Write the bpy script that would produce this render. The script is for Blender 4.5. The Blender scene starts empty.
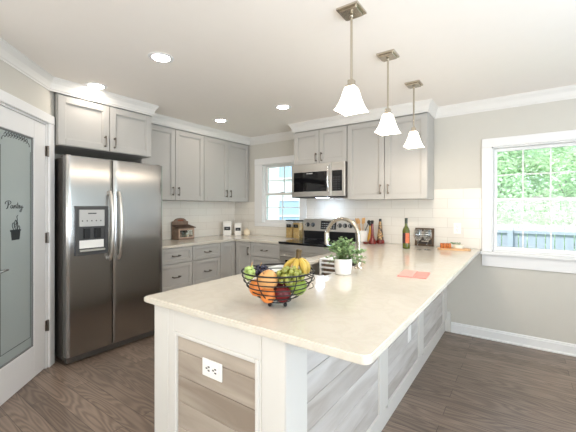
import bpy, bmesh, math, random
from mathutils import Vector, Matrix, noise
random.seed(7)
PI = math.pi
sc = bpy.context.scene
COL = sc.collection

# ---------------------------------------------------------------- camera
F_PX, YAW, Y0 = 331.54, 0.617, 207.77
cam_d = bpy.data.cameras.new('camera')
cam_d.sensor_fit = 'HORIZONTAL'
cam_d.sensor_width = 36.0
cam_d.lens = F_PX / 576.0 * 36.0
cam_d.shift_y = (Y0 - 216.0) / 576.0
cam_d.clip_start = 0.05
cam_d.clip_end = 300
cam = bpy.data.objects.new('camera', cam_d)
COL.objects.link(cam)
cam.location = (3.874, -3.948, 1.3396)
cam.rotation_euler = (PI / 2, 0, YAW)
sc.camera = cam

# ---------------------------------------------------------------- world, sun, fill lamps, exposure
world = bpy.data.worlds.new('world')
sc.world = world
world.use_nodes = True
wn = world.node_tree
wn.nodes.clear()
w_out = wn.nodes.new('ShaderNodeOutputWorld')
w_bg = wn.nodes.new('ShaderNodeBackground')
w_sky = wn.nodes.new('ShaderNodeTexSky')
w_sky.sky_type = 'NISHITA'
w_sky.sun_disc = False
w_sky.sun_elevation = math.radians(50)
w_sky.sun_rotation = math.radians(200)
w_sky.air_density = 1.0
w_sky.dust_density = 2.0
w_mix = wn.nodes.new('ShaderNodeMix')
w_mix.data_type = 'RGBA'
w_mix.inputs[0].default_value = 0.55
w_mix.inputs[7].default_value = (3.7, 4.3, 5.0, 1)
wn.links.new(w_sky.outputs[0], w_mix.inputs[6])
wn.links.new(w_mix.outputs[2], w_bg.inputs[0])
w_bg.inputs[1].default_value = 0.42
wn.links.new(w_bg.outputs[0], w_out.inputs[0])


def area_light(name, loc, rot, sx, sy, power, color):
    d = bpy.data.lights.new(name, 'AREA')
    d.shape = 'RECTANGLE'
    d.size, d.size_y = sx, sy
    d.energy = power
    d.color = color
    o = bpy.data.objects.new(name, d)
    COL.objects.link(o)
    o.location = loc
    o.rotation_euler = rot
    return o


# added fill lamps at the unseen openings, tilted up to brighten the ceiling
FILL_BLUE = (0.74, 0.86, 1.0)
area_light('fill_right', (6.12, -3.1, 1.2), (0, math.radians(90 + 60), 0), 1.9, 2.6, 125, FILL_BLUE)
sun_d = bpy.data.lights.new('sun', 'SUN'); sun_d.energy = 4.0; sun_d.angle = 0.05; sun_d.color = (1, .97, .92)
sun = bpy.data.objects.new('sun', sun_d); COL.objects.link(sun); sun.rotation_euler = (math.radians(35), 0, math.radians(-12))
area_light('fill_back', (3.9, -6.42, 1.2), (math.radians(90 + 65), 0, 0), 2.8, 1.9, 120, (1.0, .97, .95))  # second added fill lamp, behind the camera, aimed at the ceiling
sc.view_settings.view_transform = 'Standard'
sc.view_settings.look = 'None'
sc.view_settings.gamma = 1
sc.view_settings.use_curve_mapping = False
sc.view_settings.exposure = 0.24
CAN_EMIT = 62.0
PENDANT_EMIT = 3.5
PENDANT_W = 6.5
sc.cycles.use_denoising = True
sc.cycles.max_bounces = 10
sc.cycles.diffuse_bounces = 6
sc.cycles.sample_clamp_indirect = 6


# ---------------------------------------------------------------- materials
def srgb(r, g, b):
    f = lambda c: (c / 255 / 12.92) if c / 255 <= 0.04045 else ((c / 255 + 0.055) / 1.055) ** 2.4
    return (f(r), f(g), f(b), 1)


def mat(name, color, rough=0.5, metal=0.0, var=0.06, scale=12.0, bump=0.0, bscale=None, stretch=None,
        coat=0.0, spec=None, trans=0.0, ior=1.45, emit=None, estr=0.0, aniso=0.0, sss=0.0):
    m = bpy.data.materials.new(name)
    m.use_nodes = True
    nt = m.node_tree
    b = nt.nodes['Principled BSDF']
    tc = nt.nodes.new('ShaderNodeTexCoord')
    mp = nt.nodes.new('ShaderNodeMapping')
    if stretch:
        mp.inputs['Scale'].default_value = stretch
    nt.links.new(tc.outputs['Object'], mp.inputs[0])
    nz = nt.nodes.new('ShaderNodeTexNoise')
    nz.inputs['Scale'].default_value = scale
    nz.inputs['Detail'].default_value = 4
    nt.links.new(mp.outputs[0], nz.inputs['Vector'])
    mx = nt.nodes.new('ShaderNodeMix')
    mx.data_type = 'RGBA'
    c = color if len(color) == 4 else (*color, 1)
    mx.inputs[6].default_value = tuple(max(0, v * (1 - var)) for v in c[:3]) + (1,)
    mx.inputs[7].default_value = tuple(min(1, v * (1 + var)) for v in c[:3]) + (1,)
    nt.links.new(nz.outputs[0], mx.inputs[0])
    nt.links.new(mx.outputs[2], b.inputs['Base Color'])
    b.inputs['Roughness'].default_value = rough
    b.inputs['Metallic'].default_value = metal
    b.inputs['Coat Weight'].default_value = coat
    b.inputs['Transmission Weight'].default_value = trans
    b.inputs['IOR'].default_value = ior
    b.inputs['Anisotropic'].default_value = aniso
    if sss:
        b.inputs['Subsurface Weight'].default_value = sss
    if spec is not None:
        b.inputs['Specular IOR Level'].default_value = spec
    if emit:
        b.inputs['Emission Color'].default_value = (*emit[:3], 1)
        b.inputs['Emission Strength'].default_value = estr
    if bump:
        bp = nt.nodes.new('ShaderNodeBump')
        bp.inputs['Strength'].default_value = bump
        bp.inputs['Distance'].default_value = 0.01
        n2 = nt.nodes.new('ShaderNodeTexNoise')
        n2.inputs['Scale'].default_value = bscale or scale
        n2.inputs['Detail'].default_value = 3
        nt.links.new(mp.outputs[0], n2.inputs['Vector'])
        nt.links.new(n2.outputs[0], bp.inputs['Height'])
        nt.links.new(bp.outputs[0], b.inputs['Normal'])
    return m


def clear_glass(name, tint=(1, 1, 1), refl=0.08):
    m = bpy.data.materials.new(name)
    m.use_nodes = True
    nt = m.node_tree
    nt.nodes.clear()
    out = nt.nodes.new('ShaderNodeOutputMaterial')
    tr = nt.nodes.new('ShaderNodeBsdfTransparent')
    tr.inputs[0].default_value = (*tint, 1)
    gl = nt.nodes.new('ShaderNodeBsdfGlossy')
    gl.inputs['Roughness'].default_value = 0.02
    lw = nt.nodes.new('ShaderNodeLayerWeight')
    lw.inputs[0].default_value = 0.3
    mr = nt.nodes.new('ShaderNodeMapRange')
    mr.inputs[3].default_value = refl * 0.5
    mr.inputs[4].default_value = min(1, refl * 8)
    nt.links.new(lw.outputs['Facing'], mr.inputs[0])
    mx = nt.nodes.new('ShaderNodeMixShader')
    nt.links.new(mr.outputs[0], mx.inputs[0])
    nt.links.new(tr.outputs[0], mx.inputs[1])
    nt.links.new(gl.outputs[0], mx.inputs[2])
    nt.links.new(mx.outputs[0], out.inputs[0])
    return m


def brick_mat(name, axis, c1, c2, mortar, bw, bh, msize, rough, z0=0.0, bump=0.3):
    """tile pattern on a vertical wall: axis 'x' or 'y' is the run, z the height"""
    m = bpy.data.materials.new(name)
    m.use_nodes = True
    nt = m.node_tree
    b = nt.nodes['Principled BSDF']
    tc = nt.nodes.new('ShaderNodeTexCoord')
    sx = nt.nodes.new('ShaderNodeSeparateXYZ')
    cb = nt.nodes.new('ShaderNodeCombineXYZ')
    sub = nt.nodes.new('ShaderNodeMath')
    sub.operation = 'SUBTRACT'
    sub.inputs[1].default_value = z0
    nt.links.new(tc.outputs['Object'], sx.inputs[0])
    nt.links.new(sx.outputs['X' if axis == 'x' else 'Y'], cb.inputs[0])
    nt.links.new(sx.outputs['Z'], sub.inputs[0])
    nt.links.new(sub.outputs[0], cb.inputs[1])
    br = nt.nodes.new('ShaderNodeTexBrick')
    br.inputs['Color1'].default_value = c1
    br.inputs['Color2'].default_value = c2
    br.inputs['Mortar'].default_value = mortar
    br.inputs['Scale'].default_value = 1
    br.inputs['Mortar Size'].default_value = msize
    br.inputs['Mortar Smooth'].default_value = 0.3
    br.inputs['Brick Width'].default_value = bw
    br.inputs['Row Height'].default_value = bh
    nt.links.new(cb.outputs[0], br.inputs['Vector'])
    nt.links.new(br.outputs['Color'], b.inputs['Base Color'])
    b.inputs['Roughness'].default_value = rough
    bp = nt.nodes.new('ShaderNodeBump')
    bp.invert = True
    bp.inputs['Strength'].default_value = bump
    bp.inputs['Distance'].default_value = 0.003
    nt.links.new(br.outputs['Fac'], bp.inputs['Height'])
    nt.links.new(bp.outputs[0], b.inputs['Normal'])
    return m


def wood_floor():
    m = bpy.data.materials.new('stained_oak_planks')
    m.use_nodes = True
    nt = m.node_tree
    L = nt.links.new
    N = nt.nodes.new
    b = nt.nodes['Principled BSDF']
    tc = N('ShaderNodeTexCoord')
    br = N('ShaderNodeTexBrick')
    br.offset = 0.37
    br.inputs['Color1'].default_value = (0, 0, 0, 1)
    br.inputs['Color2'].default_value = (1, 1, 1, 1)
    br.inputs['Mortar'].default_value = (0.5, 0.5, 0.5, 1)
    br.inputs['Scale'].default_value = 1
    br.inputs['Mortar Size'].default_value = 0.0012
    br.inputs['Brick Width'].default_value = 1.15
    br.inputs['Row Height'].default_value = 0.125
    L(tc.outputs['Object'], br.inputs['Vector'])
    # shift the grain per plank
    sx = N('ShaderNodeSeparateXYZ')
    L(tc.outputs['Object'], sx.inputs[0])
    mul = N('ShaderNodeMath'); mul.operation = 'MULTIPLY'; mul.inputs[1].default_value = 17.0
    L(br.outputs['Color'], mul.inputs[0])
    ax = N('ShaderNodeMath'); ax.operation = 'MULTIPLY_ADD'; ax.inputs[1].default_value = 1.1
    L(sx.outputs['X'], ax.inputs[0]); L(mul.outputs[0], ax.inputs[2])
    ay = N('ShaderNodeMath'); ay.operation = 'MULTIPLY'; ay.inputs[1].default_value = 8.5
    L(sx.outputs['Y'], ay.inputs[0])
    cb = N('ShaderNodeCombineXYZ')
    L(ax.outputs[0], cb.inputs[0]); L(ay.outputs[0], cb.inputs[1]); L(mul.outputs[0], cb.inputs[2])
    nz = N('ShaderNodeTexNoise'); nz.inputs['Scale'].default_value = 1.0; nz.inputs['Detail'].default_value = 1.0
    L(cb.outputs[0], nz.inputs['Vector'])
    k = N('ShaderNodeMath'); k.operation = 'MULTIPLY'; k.inputs[1].default_value = 95.0
    L(nz.outputs[0], k.inputs[0])
    s = N('ShaderNodeMath'); s.operation = 'SINE'
    L(k.outputs[0], s.inputs[0])
    rng = N('ShaderNodeMapRange')
    rng.inputs[1].default_value = -1; rng.inputs[2].default_value = 1
    L(s.outputs[0], rng.inputs[0])
    # fine fibre
    mp = N('ShaderNodeMapping'); mp.inputs['Scale'].default_value = (3, 60, 1)
    L(tc.outputs['Object'], mp.inputs[0])
    n2 = N('ShaderNodeTexNoise'); n2.inputs['Scale'].default_value = 1.5; n2.inputs['Detail'].default_value = 6
    L(mp.outputs[0], n2.inputs['Vector'])
    mixg = N('ShaderNodeMix'); mixg.data_type = 'FLOAT'; mixg.inputs[0].default_value = 0.6
    L(rng.outputs[0], mixg.inputs[2]); L(n2.outputs[0], mixg.inputs[3])
    cr = N('ShaderNodeValToRGB')
    cr.color_ramp.elements[0].position = 0.15
    cr.color_ramp.elements[0].color = srgb(106, 91, 81)
    cr.color_ramp.elements[1].position = 0.75
    cr.color_ramp.elements[1].color = srgb(146, 128, 114)
    L(mixg.outputs[0], cr.inputs[0])
    tone = N('ShaderNodeMapRange'); tone.inputs[3].default_value = 0.8; tone.inputs[4].default_value = 1.12
    L(br.outputs['Color'], tone.inputs[0])
    mm = N('ShaderNodeMix'); mm.data_type = 'RGBA'; mm.blend_type = 'MULTIPLY'; mm.inputs[0].default_value = 1
    L(cr.outputs[0], mm.inputs[6]); L(tone.outputs[0], mm.inputs[7])
    seam = N('ShaderNodeMix'); seam.data_type = 'RGBA'
    seam.inputs[7].default_value = srgb(48, 38, 33)
    L(br.outputs['Fac'], seam.inputs[0]); L(mm.outputs[2], seam.inputs[6])
    L(seam.outputs[2], b.inputs['Base Color'])
    b.inputs['Roughness'].default_value = 0.33
    bp = N('ShaderNodeBump'); bp.inputs['Strength'].default_value = 0.12; bp.inputs['Distance'].default_value = 0.002
    L(mixg.outputs[0], bp.inputs['Height']); L(bp.outputs[0], b.inputs['Normal'])
    return m


def shiplap_mat(name, axis, light, dark):
    m = bpy.data.materials.new(name)
    m.use_nodes = True
    nt = m.node_tree
    L = nt.links.new
    N = nt.nodes.new
    b = nt.nodes['Principled BSDF']
    tc = N('ShaderNodeTexCoord')
    sx = N('ShaderNodeSeparateXYZ')
    L(tc.outputs['Object'], sx.inputs[0])
    d = N('ShaderNodeMath'); d.operation = 'DIVIDE'; d.inputs[1].default_value = 0.1155
    L(sx.outputs['Z'], d.inputs[0])
    fl = N('ShaderNodeMath'); fl.operation = 'FLOOR'
    L(d.outputs[0], fl.inputs[0])
    ax = N('ShaderNodeMath'); ax.operation = 'MULTIPLY_ADD'; ax.inputs[1].default_value = 2.2
    off = N('ShaderNodeMath'); off.operation = 'MULTIPLY'; off.inputs[1].default_value = 7.3
    L(fl.outputs[0], off.inputs[0])
    L(sx.outputs['X' if axis == 'x' else 'Y'], ax.inputs[0]); L(off.outputs[0], ax.inputs[2])
    az = N('ShaderNodeMath'); az.operation = 'MULTIPLY'; az.inputs[1].default_value = 14
    L(sx.outputs['Z'], az.inputs[0])
    cb = N('ShaderNodeCombineXYZ')
    L(ax.outputs[0], cb.inputs[0]); L(az.outputs[0], cb.inputs[1]); L(off.outputs[0], cb.inputs[2])
    nz = N('ShaderNodeTexNoise'); nz.inputs['Scale'].default_value = 1; nz.inputs['Detail'].default_value = 5
    nz.inputs['Distortion'].default_value = 0.6
    L(cb.outputs[0], nz.inputs['Vector'])
    wn_ = N('ShaderNodeTexWhiteNoise'); wn_.noise_dimensions = '1D'
    L(fl.outputs[0], wn_.inputs['W'])
    mf = N('ShaderNodeMix'); mf.data_type = 'FLOAT'; mf.inputs[0].default_value = 0.22
    L(nz.outputs[0], mf.inputs[2]); L(wn_.outputs[0], mf.inputs[3])
    cr = N('ShaderNodeValToRGB')
    cr.color_ramp.elements[0].position = 0.28; cr.color_ramp.elements[0].color = dark
    cr.color_ramp.elements[1].position = 0.68; cr.color_ramp.elements[1].color = light
    L(mf.outputs[0], cr.inputs[0])
    L(cr.outputs[0], b.inputs['Base Color'])
    b.inputs['Roughness'].default_value = 0.6
    return m


def quartz_mat():
    m = bpy.data.materials.new('cream_quartz')
    m.use_nodes = True
    nt = m.node_tree
    L = nt.links.new
    N = nt.nodes.new
    b = nt.nodes['Principled BSDF']
    tc = N('ShaderNodeTexCoord')
    n1 = N('ShaderNodeTexNoise'); n1.inputs['Scale'].default_value = 9.0; n1.inputs['Detail'].default_value = 8
    n1.inputs['Distortion'].default_value = 1.2
    n2 = N('ShaderNodeTexNoise'); n2.inputs['Scale'].default_value = 140; n2.inputs['Detail'].default_value = 2
    L(tc.outputs['Object'], n1.inputs['Vector']); L(tc.outputs['Object'], n2.inputs['Vector'])
    cr = N('ShaderNodeValToRGB')
    e = cr.color_ramp.elements
    e[0].position = 0.42; e[0].color = srgb(220, 213, 200)
    e[1].position = 0.60; e[1].color = srgb(220, 213, 200)
    v = e.new(0.5); v.color = srgb(216, 208, 194)
    L(n1.outputs[0], cr.inputs[0])
    sp = N('ShaderNodeMix'); sp.data_type = 'RGBA'; sp.blend_type = 'MULTIPLY'; sp.inputs[0].default_value = 0.10
    L(cr.outputs[0], sp.inputs[6]); L(n2.outputs['Color'], sp.inputs[7])
    L(sp.outputs[2], b.inputs['Base Color'])
    b.inputs['Roughness'].default_value = 0.12
    return m


M = {}
M['wall'] = mat('greige_wall_paint', srgb(204, 200, 191), 0.75, var=0.015, bump=0.03, bscale=300)
M['ceiling'] = mat('white_ceiling_paint', srgb(245, 239, 232), 0.85, var=0.01)
M['trim'] = mat('white_trim_paint', srgb(232, 231, 230), 0.4, var=0.01)
M['pen_white'] = mat('warm_white_peninsula_paint', srgb(220, 217, 211), 0.42, var=0.01)
M['cab'] = mat('grey_cabinet_paint', srgb(184, 181, 176), 0.42, var=0.02, scale=4)
M['floor'] = wood_floor()
M['quartz'] = quartz_mat()
M['tile_x'] = brick_mat('white_tile_back', 'x', srgb(230, 225, 216), srgb(226, 220, 211), srgb(208, 200, 189), 0.305, 0.105, 0.0022, 0.18, z0=0.914)
M['tile_y'] = brick_mat('white_tile_left', 'y', srgb(236, 231, 222), srgb(232, 226, 217), srgb(216, 208, 197), 0.305, 0.105, 0.0022, 0.18, z0=0.914)
M['steel'] = mat('brushed_stainless_steel', srgb(218, 214, 208), 0.34, 1.0, var=0.05, scale=2.5, stretch=(1, 1, 60), bump=0.05, bscale=1.2)
M['fridge_steel'] = mat('brushed_fridge_steel', srgb(164, 161, 158), 0.22, 1.0, var=0.03, scale=1.5, stretch=(1, .4, 1.6), bump=0.12, bscale=1.4, aniso=.85)
M['fridge_side'] = mat('dark_grey_fridge_side', srgb(96, 92, 88), 0.45, 0.3, var=0.03)
M['nickel'] = mat('brushed_nickel', srgb(196, 187, 172), 0.26, 1.0, var=0.04, scale=30)
M['pull'] = mat('nickel_pull', srgb(128, 120, 112), 0.3, 1.0, var=0.04, scale=30)
M['chrome'] = mat('polished_chrome', srgb(220, 220, 220), 0.08, 1.0, var=0.02)
M['black_glass'] = mat('black_glass', (0.006, 0.006, 0.007), 0.05, var=0.1, coat=0.3)
M['black'] = mat('black_plastic', (0.012, 0.012, 0.013), 0.35, var=0.1)
M['dark_grey'] = mat('dark_grey_plastic', (0.07, 0.07, 0.072), 0.35, var=0.1)
M['light_grey'] = mat('light_grey_plastic', (0.5, 0.5, 0.49), 0.4, var=0.05)
M['shadow_gap'] = mat('dark_cabinet_reveal', srgb(84, 78, 72), 0.7)
M['shiplap_y'] = shiplap_mat('whitewashed_planks_daylit', 'y', srgb(214, 210, 206), srgb(172, 164, 156))  # same planks as the end; whiter daylight put into the colour
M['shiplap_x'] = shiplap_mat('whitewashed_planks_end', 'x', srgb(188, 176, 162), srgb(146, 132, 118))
M['glass'] = clear_glass('clear_window_glass', (0.97, 1.0, 0.985))
M['glassware'] = clear_glass('clear_glassware', (0.96, 0.97, 0.97), 0.09)
M['lamp'] = mat('glowing_lamp_lens', (1, 1, 1), 0.4, var=0, emit=(1.0, 0.90, 0.79), estr=CAN_EMIT)
M['shade'] = mat('glowing_opal_shade', (1, 1, 1), 0.3, var=0, emit=(1.0, 0.90, 0.78), estr=PENDANT_EMIT)
M['white_ceramic'] = mat('white_ceramic', srgb(240, 236, 230), 0.25, var=0.01)
M['outlet'] = mat('white_outlet_plastic', srgb(244, 242, 238), 0.35, var=0.01)
M['wire'] = mat('black_wire', (0.006, 0.005, 0.005), 0.5, 0.0, var=0.1)
M['wood_light'] = mat('light_wood', srgb(206, 160, 106), 0.5, var=0.2, scale=6, stretch=(3, 3, 14))
M['wood_board'] = mat('board_wood', srgb(214, 170, 124), 0.45, var=0.15, scale=8, stretch=(14, 3, 3))
M['wood_dark'] = mat('distressed_brown_wood', srgb(140, 118, 102), 0.7, var=0.45, scale=30)
M['frosted'] = mat('frosted_pantry_glass', srgb(166, 175, 173), 0.18, var=0.04, scale=3, coat=0.2)
M['decal'] = mat('dark_decal', srgb(44, 48, 50), 0.6)

# ---------------------------------------------------------------- mesh helpers
INV = {}


def new():
    return bmesh.new()


def box(bm, x0, x1, y0, y1, z0, z1, bev=0.0, seg=1):
    if x0 > x1: x0, x1 = x1, x0
    if y0 > y1: y0, y1 = y1, y0
    if z0 > z1: z0, z1 = z1, z0
    v = [bm.verts.new(p) for p in ((x0, y0, z0), (x1, y0, z0), (x1, y1, z0), (x0, y1, z0),
                                   (x0, y0, z1), (x1, y0, z1), (x1, y1, z1), (x0, y1, z1))]
    fs = [bm.faces.new([v[i] for i in q]) for q in
          ((3, 2, 1, 0), (4, 5, 6, 7), (0, 1, 5, 4), (1, 2, 6, 5), (2, 3, 7, 6), (3, 0, 4, 7))]
    if bev > 0:
        es = list({e for f in fs for e in f.edges})
        bmesh.ops.bevel(bm, geom=es, offset=bev, segments=seg, affect='EDGES', profile=0.5)
    return bm


def lathe(bm, prof, c=(0, 0, 0), n=24, close_top=True, close_bot=True, axis='z', mtx=None):
    rings = []
    for r, z in prof:
        ring = []
        for i in range(n):
            a = 2 * PI * i / n
            if axis == 'z': p = Vector((r * math.cos(a), r * math.sin(a), z))
            elif axis == 'y': p = Vector((r * math.cos(a), z, r * math.sin(a)))
            else: p = Vector((z, r * math.cos(a), r * math.sin(a)))
            if mtx: p = mtx @ p
            ring.append(bm.verts.new(p + Vector(c)))
        rings.append(ring)
    for k in range(len(rings) - 1):
        for i in range(n):
            j = (i + 1) % n
            bm.faces.new((rings[k][i], rings[k][j], rings[k + 1][j], rings[k + 1][i]))
    if close_bot: bm.faces.new(list(reversed(rings[0])))
    if close_top: bm.faces.new(rings[-1])
    return bm


def tube(bm, pts, r, n=8, closed=False, radii=None):
    pts = [Vector(p) for p in pts]
    N = len(pts)
    rings = []
    prev = None
    for k in range(N):
        if closed:
            t = (pts[(k + 1) % N] - pts[k - 1])
        else:
            t = (pts[min(k + 1, N - 1)] - pts[max(k - 1, 0)])
        t.normalize()
        if prev is None:
            a = Vector((0, 0, 1)) if abs(t.z) < 0.9 else Vector((1, 0, 0))
            u = t.cross(a).normalized()
        else:
            u = (prev - t * prev.dot(t)).normalized()
        prev = u
        w = t.cross(u)
        rr = radii[k] if radii else r
        rings.append([bm.verts.new(pts[k] + (u * math.cos(2 * PI * i / n) + w * math.sin(2 * PI * i / n)) * rr) for i in range(n)])
    rng = N if closed else N - 1
    for k in range(rng):
        a, b = rings[k], rings[(k + 1) % N]
        for i in range(n):
            j = (i + 1) % n
            bm.faces.new((a[i], a[j], b[j], b[i]))
    if not closed:
        bm.faces.new(list(reversed(rings[0])))
        bm.faces.new(rings[-1])
    return bm


def ball(bm, c, rx, ry=None, rz=None, u=16, v=10, mtx=None):
    ry = ry or rx; rz = rz or rx
    m = Matrix.Translation(c) @ (mtx or Matrix()) @ Matrix.Diagonal((rx, ry, rz, 1))
    bmesh.ops.create_uvsphere(bm, u_segments=u, v_segments=v, radius=1, matrix=m)
    return bm


def prism(bm, poly, z0, z1, mtx=None):
    """poly in xy extruded in z"""
    T = mtx or Matrix()
    a = [bm.verts.new(T @ Vector((x, y, z0))) for x, y in poly]
    b = [bm.verts.new(T @ Vector((x, y, z1))) for x, y in poly]
    bm.faces.new(list(reversed(a)))
    bm.faces.new(b)
    n = len(poly)
    for i in range(n):
        j = (i + 1) % n
        bm.faces.new((a[i], a[j], b[j], b[i]))
    return bm


def link(name, bm, m, parent=None, smooth=False):
    bmesh.ops.recalc_face_normals(bm, faces=bm.faces)
    inv = INV.get(parent.name) if parent else None
    if inv is not None: bm.transform(inv)
    me = bpy.data.meshes.new(name)
    bm.to_mesh(me)
    bm.free()
    if smooth:
        for p in me.polygons: p.use_smooth = True
        try:
            me.set_sharp_from_angle(angle=math.radians(38))
        except Exception:
            pass
    me.materials.append(M[m] if isinstance(m, str) else m)
    o = bpy.data.objects.new(name, me)
    COL.objects.link(o)
    if parent:
        o.parent = parent
        if inv is not None: INV[o.name] = inv
    return o


def thing(name, label, cat, loc=(0, 0, 0), rz=0.0, group=None):
    o = bpy.data.objects.new(name, None)
    o.empty_display_size = 0.05
    COL.objects.link(o)
    o.location = loc
    o.rotation_euler = (0, 0, rz)
    o['label'] = label
    o['category'] = cat
    if group: o['group'] = group
    INV[o.name] = (Matrix.Translation(loc) @ Matrix.Rotation(rz, 4, 'Z')).inverted()
    return o


def tag(o, label, cat, group=None, kind=None):
    o['label'] = label
    o['category'] = cat
    if group: o['group'] = group
    if kind: o['kind'] = kind
    return o


def struct(name, bm, m, parent=None, smooth=False):
    o = link(name, bm, m, parent, smooth)
    if parent is None: o['kind'] = 'structure'
    return o


def dup(root, loc, rz=0.0, label=None, group=None):
    def cp(o, par):
        c = o.copy()
        COL.objects.link(c)
        c.parent = par
        for ch in list(o.children): cp(ch, c)
        return c
    r = cp(root, None)
    r.location = loc
    r.rotation_euler = (0, 0, rz)
    if label: r['label'] = label
    if group: r['group'] = group
    return r


def sweep(bm, path, prof, closed=False):
    """mitred sweep of a profile (offset from wall into the room, z) along a plan polyline; the room lies to the right of travel"""
    P = [Vector((x, y)) for x, y in path]
    n = len(P)
    rings = []
    for k in range(n):
        d0 = (P[k] - P[k - 1]).normalized() if k > 0 else (P[1] - P[0]).normalized()
        d1 = (P[k + 1] - P[k]).normalized() if k < n - 1 else d0
        n0 = Vector((d0.y, -d0.x)); n1 = Vector((d1.y, -d1.x))
        b = (n0 + n1)
        b = b / max(1e-6, b.dot(n0))
        rings.append([bm.verts.new((P[k].x + b.x * o, P[k].y + b.y * o, z)) for o, z in prof])
    m = len(prof)
    for k in range(n - 1):
        for i in range(m):
            j = (i + 1) % m
            bm.faces.new((rings[k][i], rings[k + 1][i], rings[k + 1][j], rings[k][j]))
    bm.faces.new(rings[0])
    bm.faces.new(list(reversed(rings[-1])))
    return bm


# ---------------------------------------------------------------- the room
ZC = 2.44
XR, YB = 6.2, -6.5     # right wall, back wall
DG = 0.12              # wall thickness
AX, AY = 0.55, -2.775   # start of the angled pantry wall
BX, BY = 1.70, -3.925   # its end
OUT = 0.0


def wall_with_holes(bm, axis, c0, c1, a0, a1, z0, z1, holes):
    """slab with rectangular holes; axis 'x': runs in x, thickness c0..c1 in y"""
    def bx(p, q, r, s):
        if q - p < 1e-4 or s - r < 1e-4: return
        if axis == 'x': box(bm, p, q, c0, c1, r, s)
        else: box(bm, c0, c1, p, q, r, s)
    cur = a0
    for (h0, h1, hz0, hz1) in sorted(holes):
        bx(cur, h0, z0, z1)
        bx(h0, h1, z0, hz0)
        bx(h0, h1, hz1, z1)
        cur = h1
    bx(cur, a1, z0, z1)


WS = (0.60, 1.30, 1.105, 2.00)      # small window opening
WB = (3.615, 4.345, 0.895, 1.955)  # large window opening
WC = (4.65, 5.85, 0.895, 1.955)    # window to the right of the picture
bm = new(); wall_with_holes(bm, 'x', 0, DG, -DG, XR + DG, 0, ZC, [WS, WB, WC]); struct('wall_back', bm, 'wall')
bm = new(); box(bm, -DG, 0, AY - DG, 0, 0, ZC); struct('wall_left', bm, 'wall')
bm = new(); box(bm, 0, AX - 0.05, AY - DG, AY, 0, ZC); struct('wall_return', bm, 'wall')
# angled wall with the pantry door opening (built in its own frame)
ANG = Matrix.Translation((AX, AY, 0)) @ Matrix.Rotation(-PI / 4, 4, 'Z')
LA = math.hypot(BX - AX, BY - AY)
DT0, DT1 = 0.107, 0.870            # door opening along the wall
bm = new(); wall_with_holes(bm, 'x', -DG, 0, 0, LA, 0, ZC, [(DT0, DT1, 0, 2.045)]); bm.transform(ANG); struct('wall_pantry', bm, 'wall')
bm = new(); box(bm, BX - DG, BX, YB, BY, 0, ZC); struct('wall_side', bm, 'wall')
bm = new(); wall_with_holes(bm, 'y', XR, XR + DG, YB, 0, 0, ZC, [(-4.3, -1.9, 0.35, 2.15), (-1.35, -0.25, 0.895, 1.955)]); struct('wall_right', bm, 'wall')
bm = new(); wall_with_holes(bm, 'x', YB - DG, YB, BX, XR, 0, ZC, [(2.4, 5.4, 0.35, 2.15)]); struct('wall_front', bm, 'wall')
bm = new(); box(bm, -DG, XR + DG, YB - DG, DG, -0.1, 0); struct('floor', bm, 'floor')
bm = new(); box(bm, -DG, XR + DG, YB - DG, DG, ZC, ZC + 0.1); struct('ceiling', bm, 'ceiling')

# crown moulding following walls and the tall cabinets
CP = [(0, ZC - 0.112), (0.007, ZC - 0.112), (0.010, ZC - 0.100), (0.018, ZC - 0.094), (0.024, ZC - 0.075), (0.036, ZC - 0.048),
      (0.052, ZC - 0.030), (0.062, ZC - 0.020), (0.064, ZC - 0.012), (0.070, ZC - 0.008), (0.070, ZC), (0, ZC)]
CZ = [(o * 0.72, z) for o, z in CP]
bm = new()
sweep(bm, [(BX, YB), (BX, BY), (0.612, -2.837), (0.612, -1.88), (0.332, -1.88), (0.332, -0.001), (1.398, -0.001), (1.398, -0.332), (3.07, -0.332), (3.07, -0.001), (XR, -0.001), (XR, YB)], CZ)
struct('trim_1', bm, mat('crown_paint', srgb(226, 223, 218), .45, var=.01))
# baseboards
BP = [(0, 0.001), (0.03, 0.001), (0.03, 0.012), (0.018, 0.02), (0.018, 0.085), (0.013, 0.09), (0.012, 0.1), (0.004, 0.107), (0, 0.107)]
bm = new(); sweep(bm, [(3.240, 0), (XR, 0)], BP); struct('baseboard_back', bm, 'trim')
bm = new(); sweep(bm, [(XR, 0), (XR, YB)], BP); struct('baseboard_right', bm, 'trim')

# backsplash tile
bm = new(); box(bm, 0, 0.008, -1.86, 0, 0.915, 1.432); struct('trim_2', bm, 'tile_y')
bm = new()
box(bm, 0.008, 0.444, -0.008, 0, 0.915, 1.432); box(bm, 0.444, 1.402, -0.008, 0, 0.915, 1.054)
box(bm, 1.399, 1.402, -0.008, 0, 1.054, 1.545)
box(bm, 1.402, 2.168, -0.008, 0, 0.60, 1.48); box(bm, 2.168, 3.068, -0.008, 0, 0.915, 1.432)
box(bm, 3.068, 3.525, -0.008, 0, 0.915, 1.545)
struct('trim_3', bm, 'tile_x')


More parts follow.
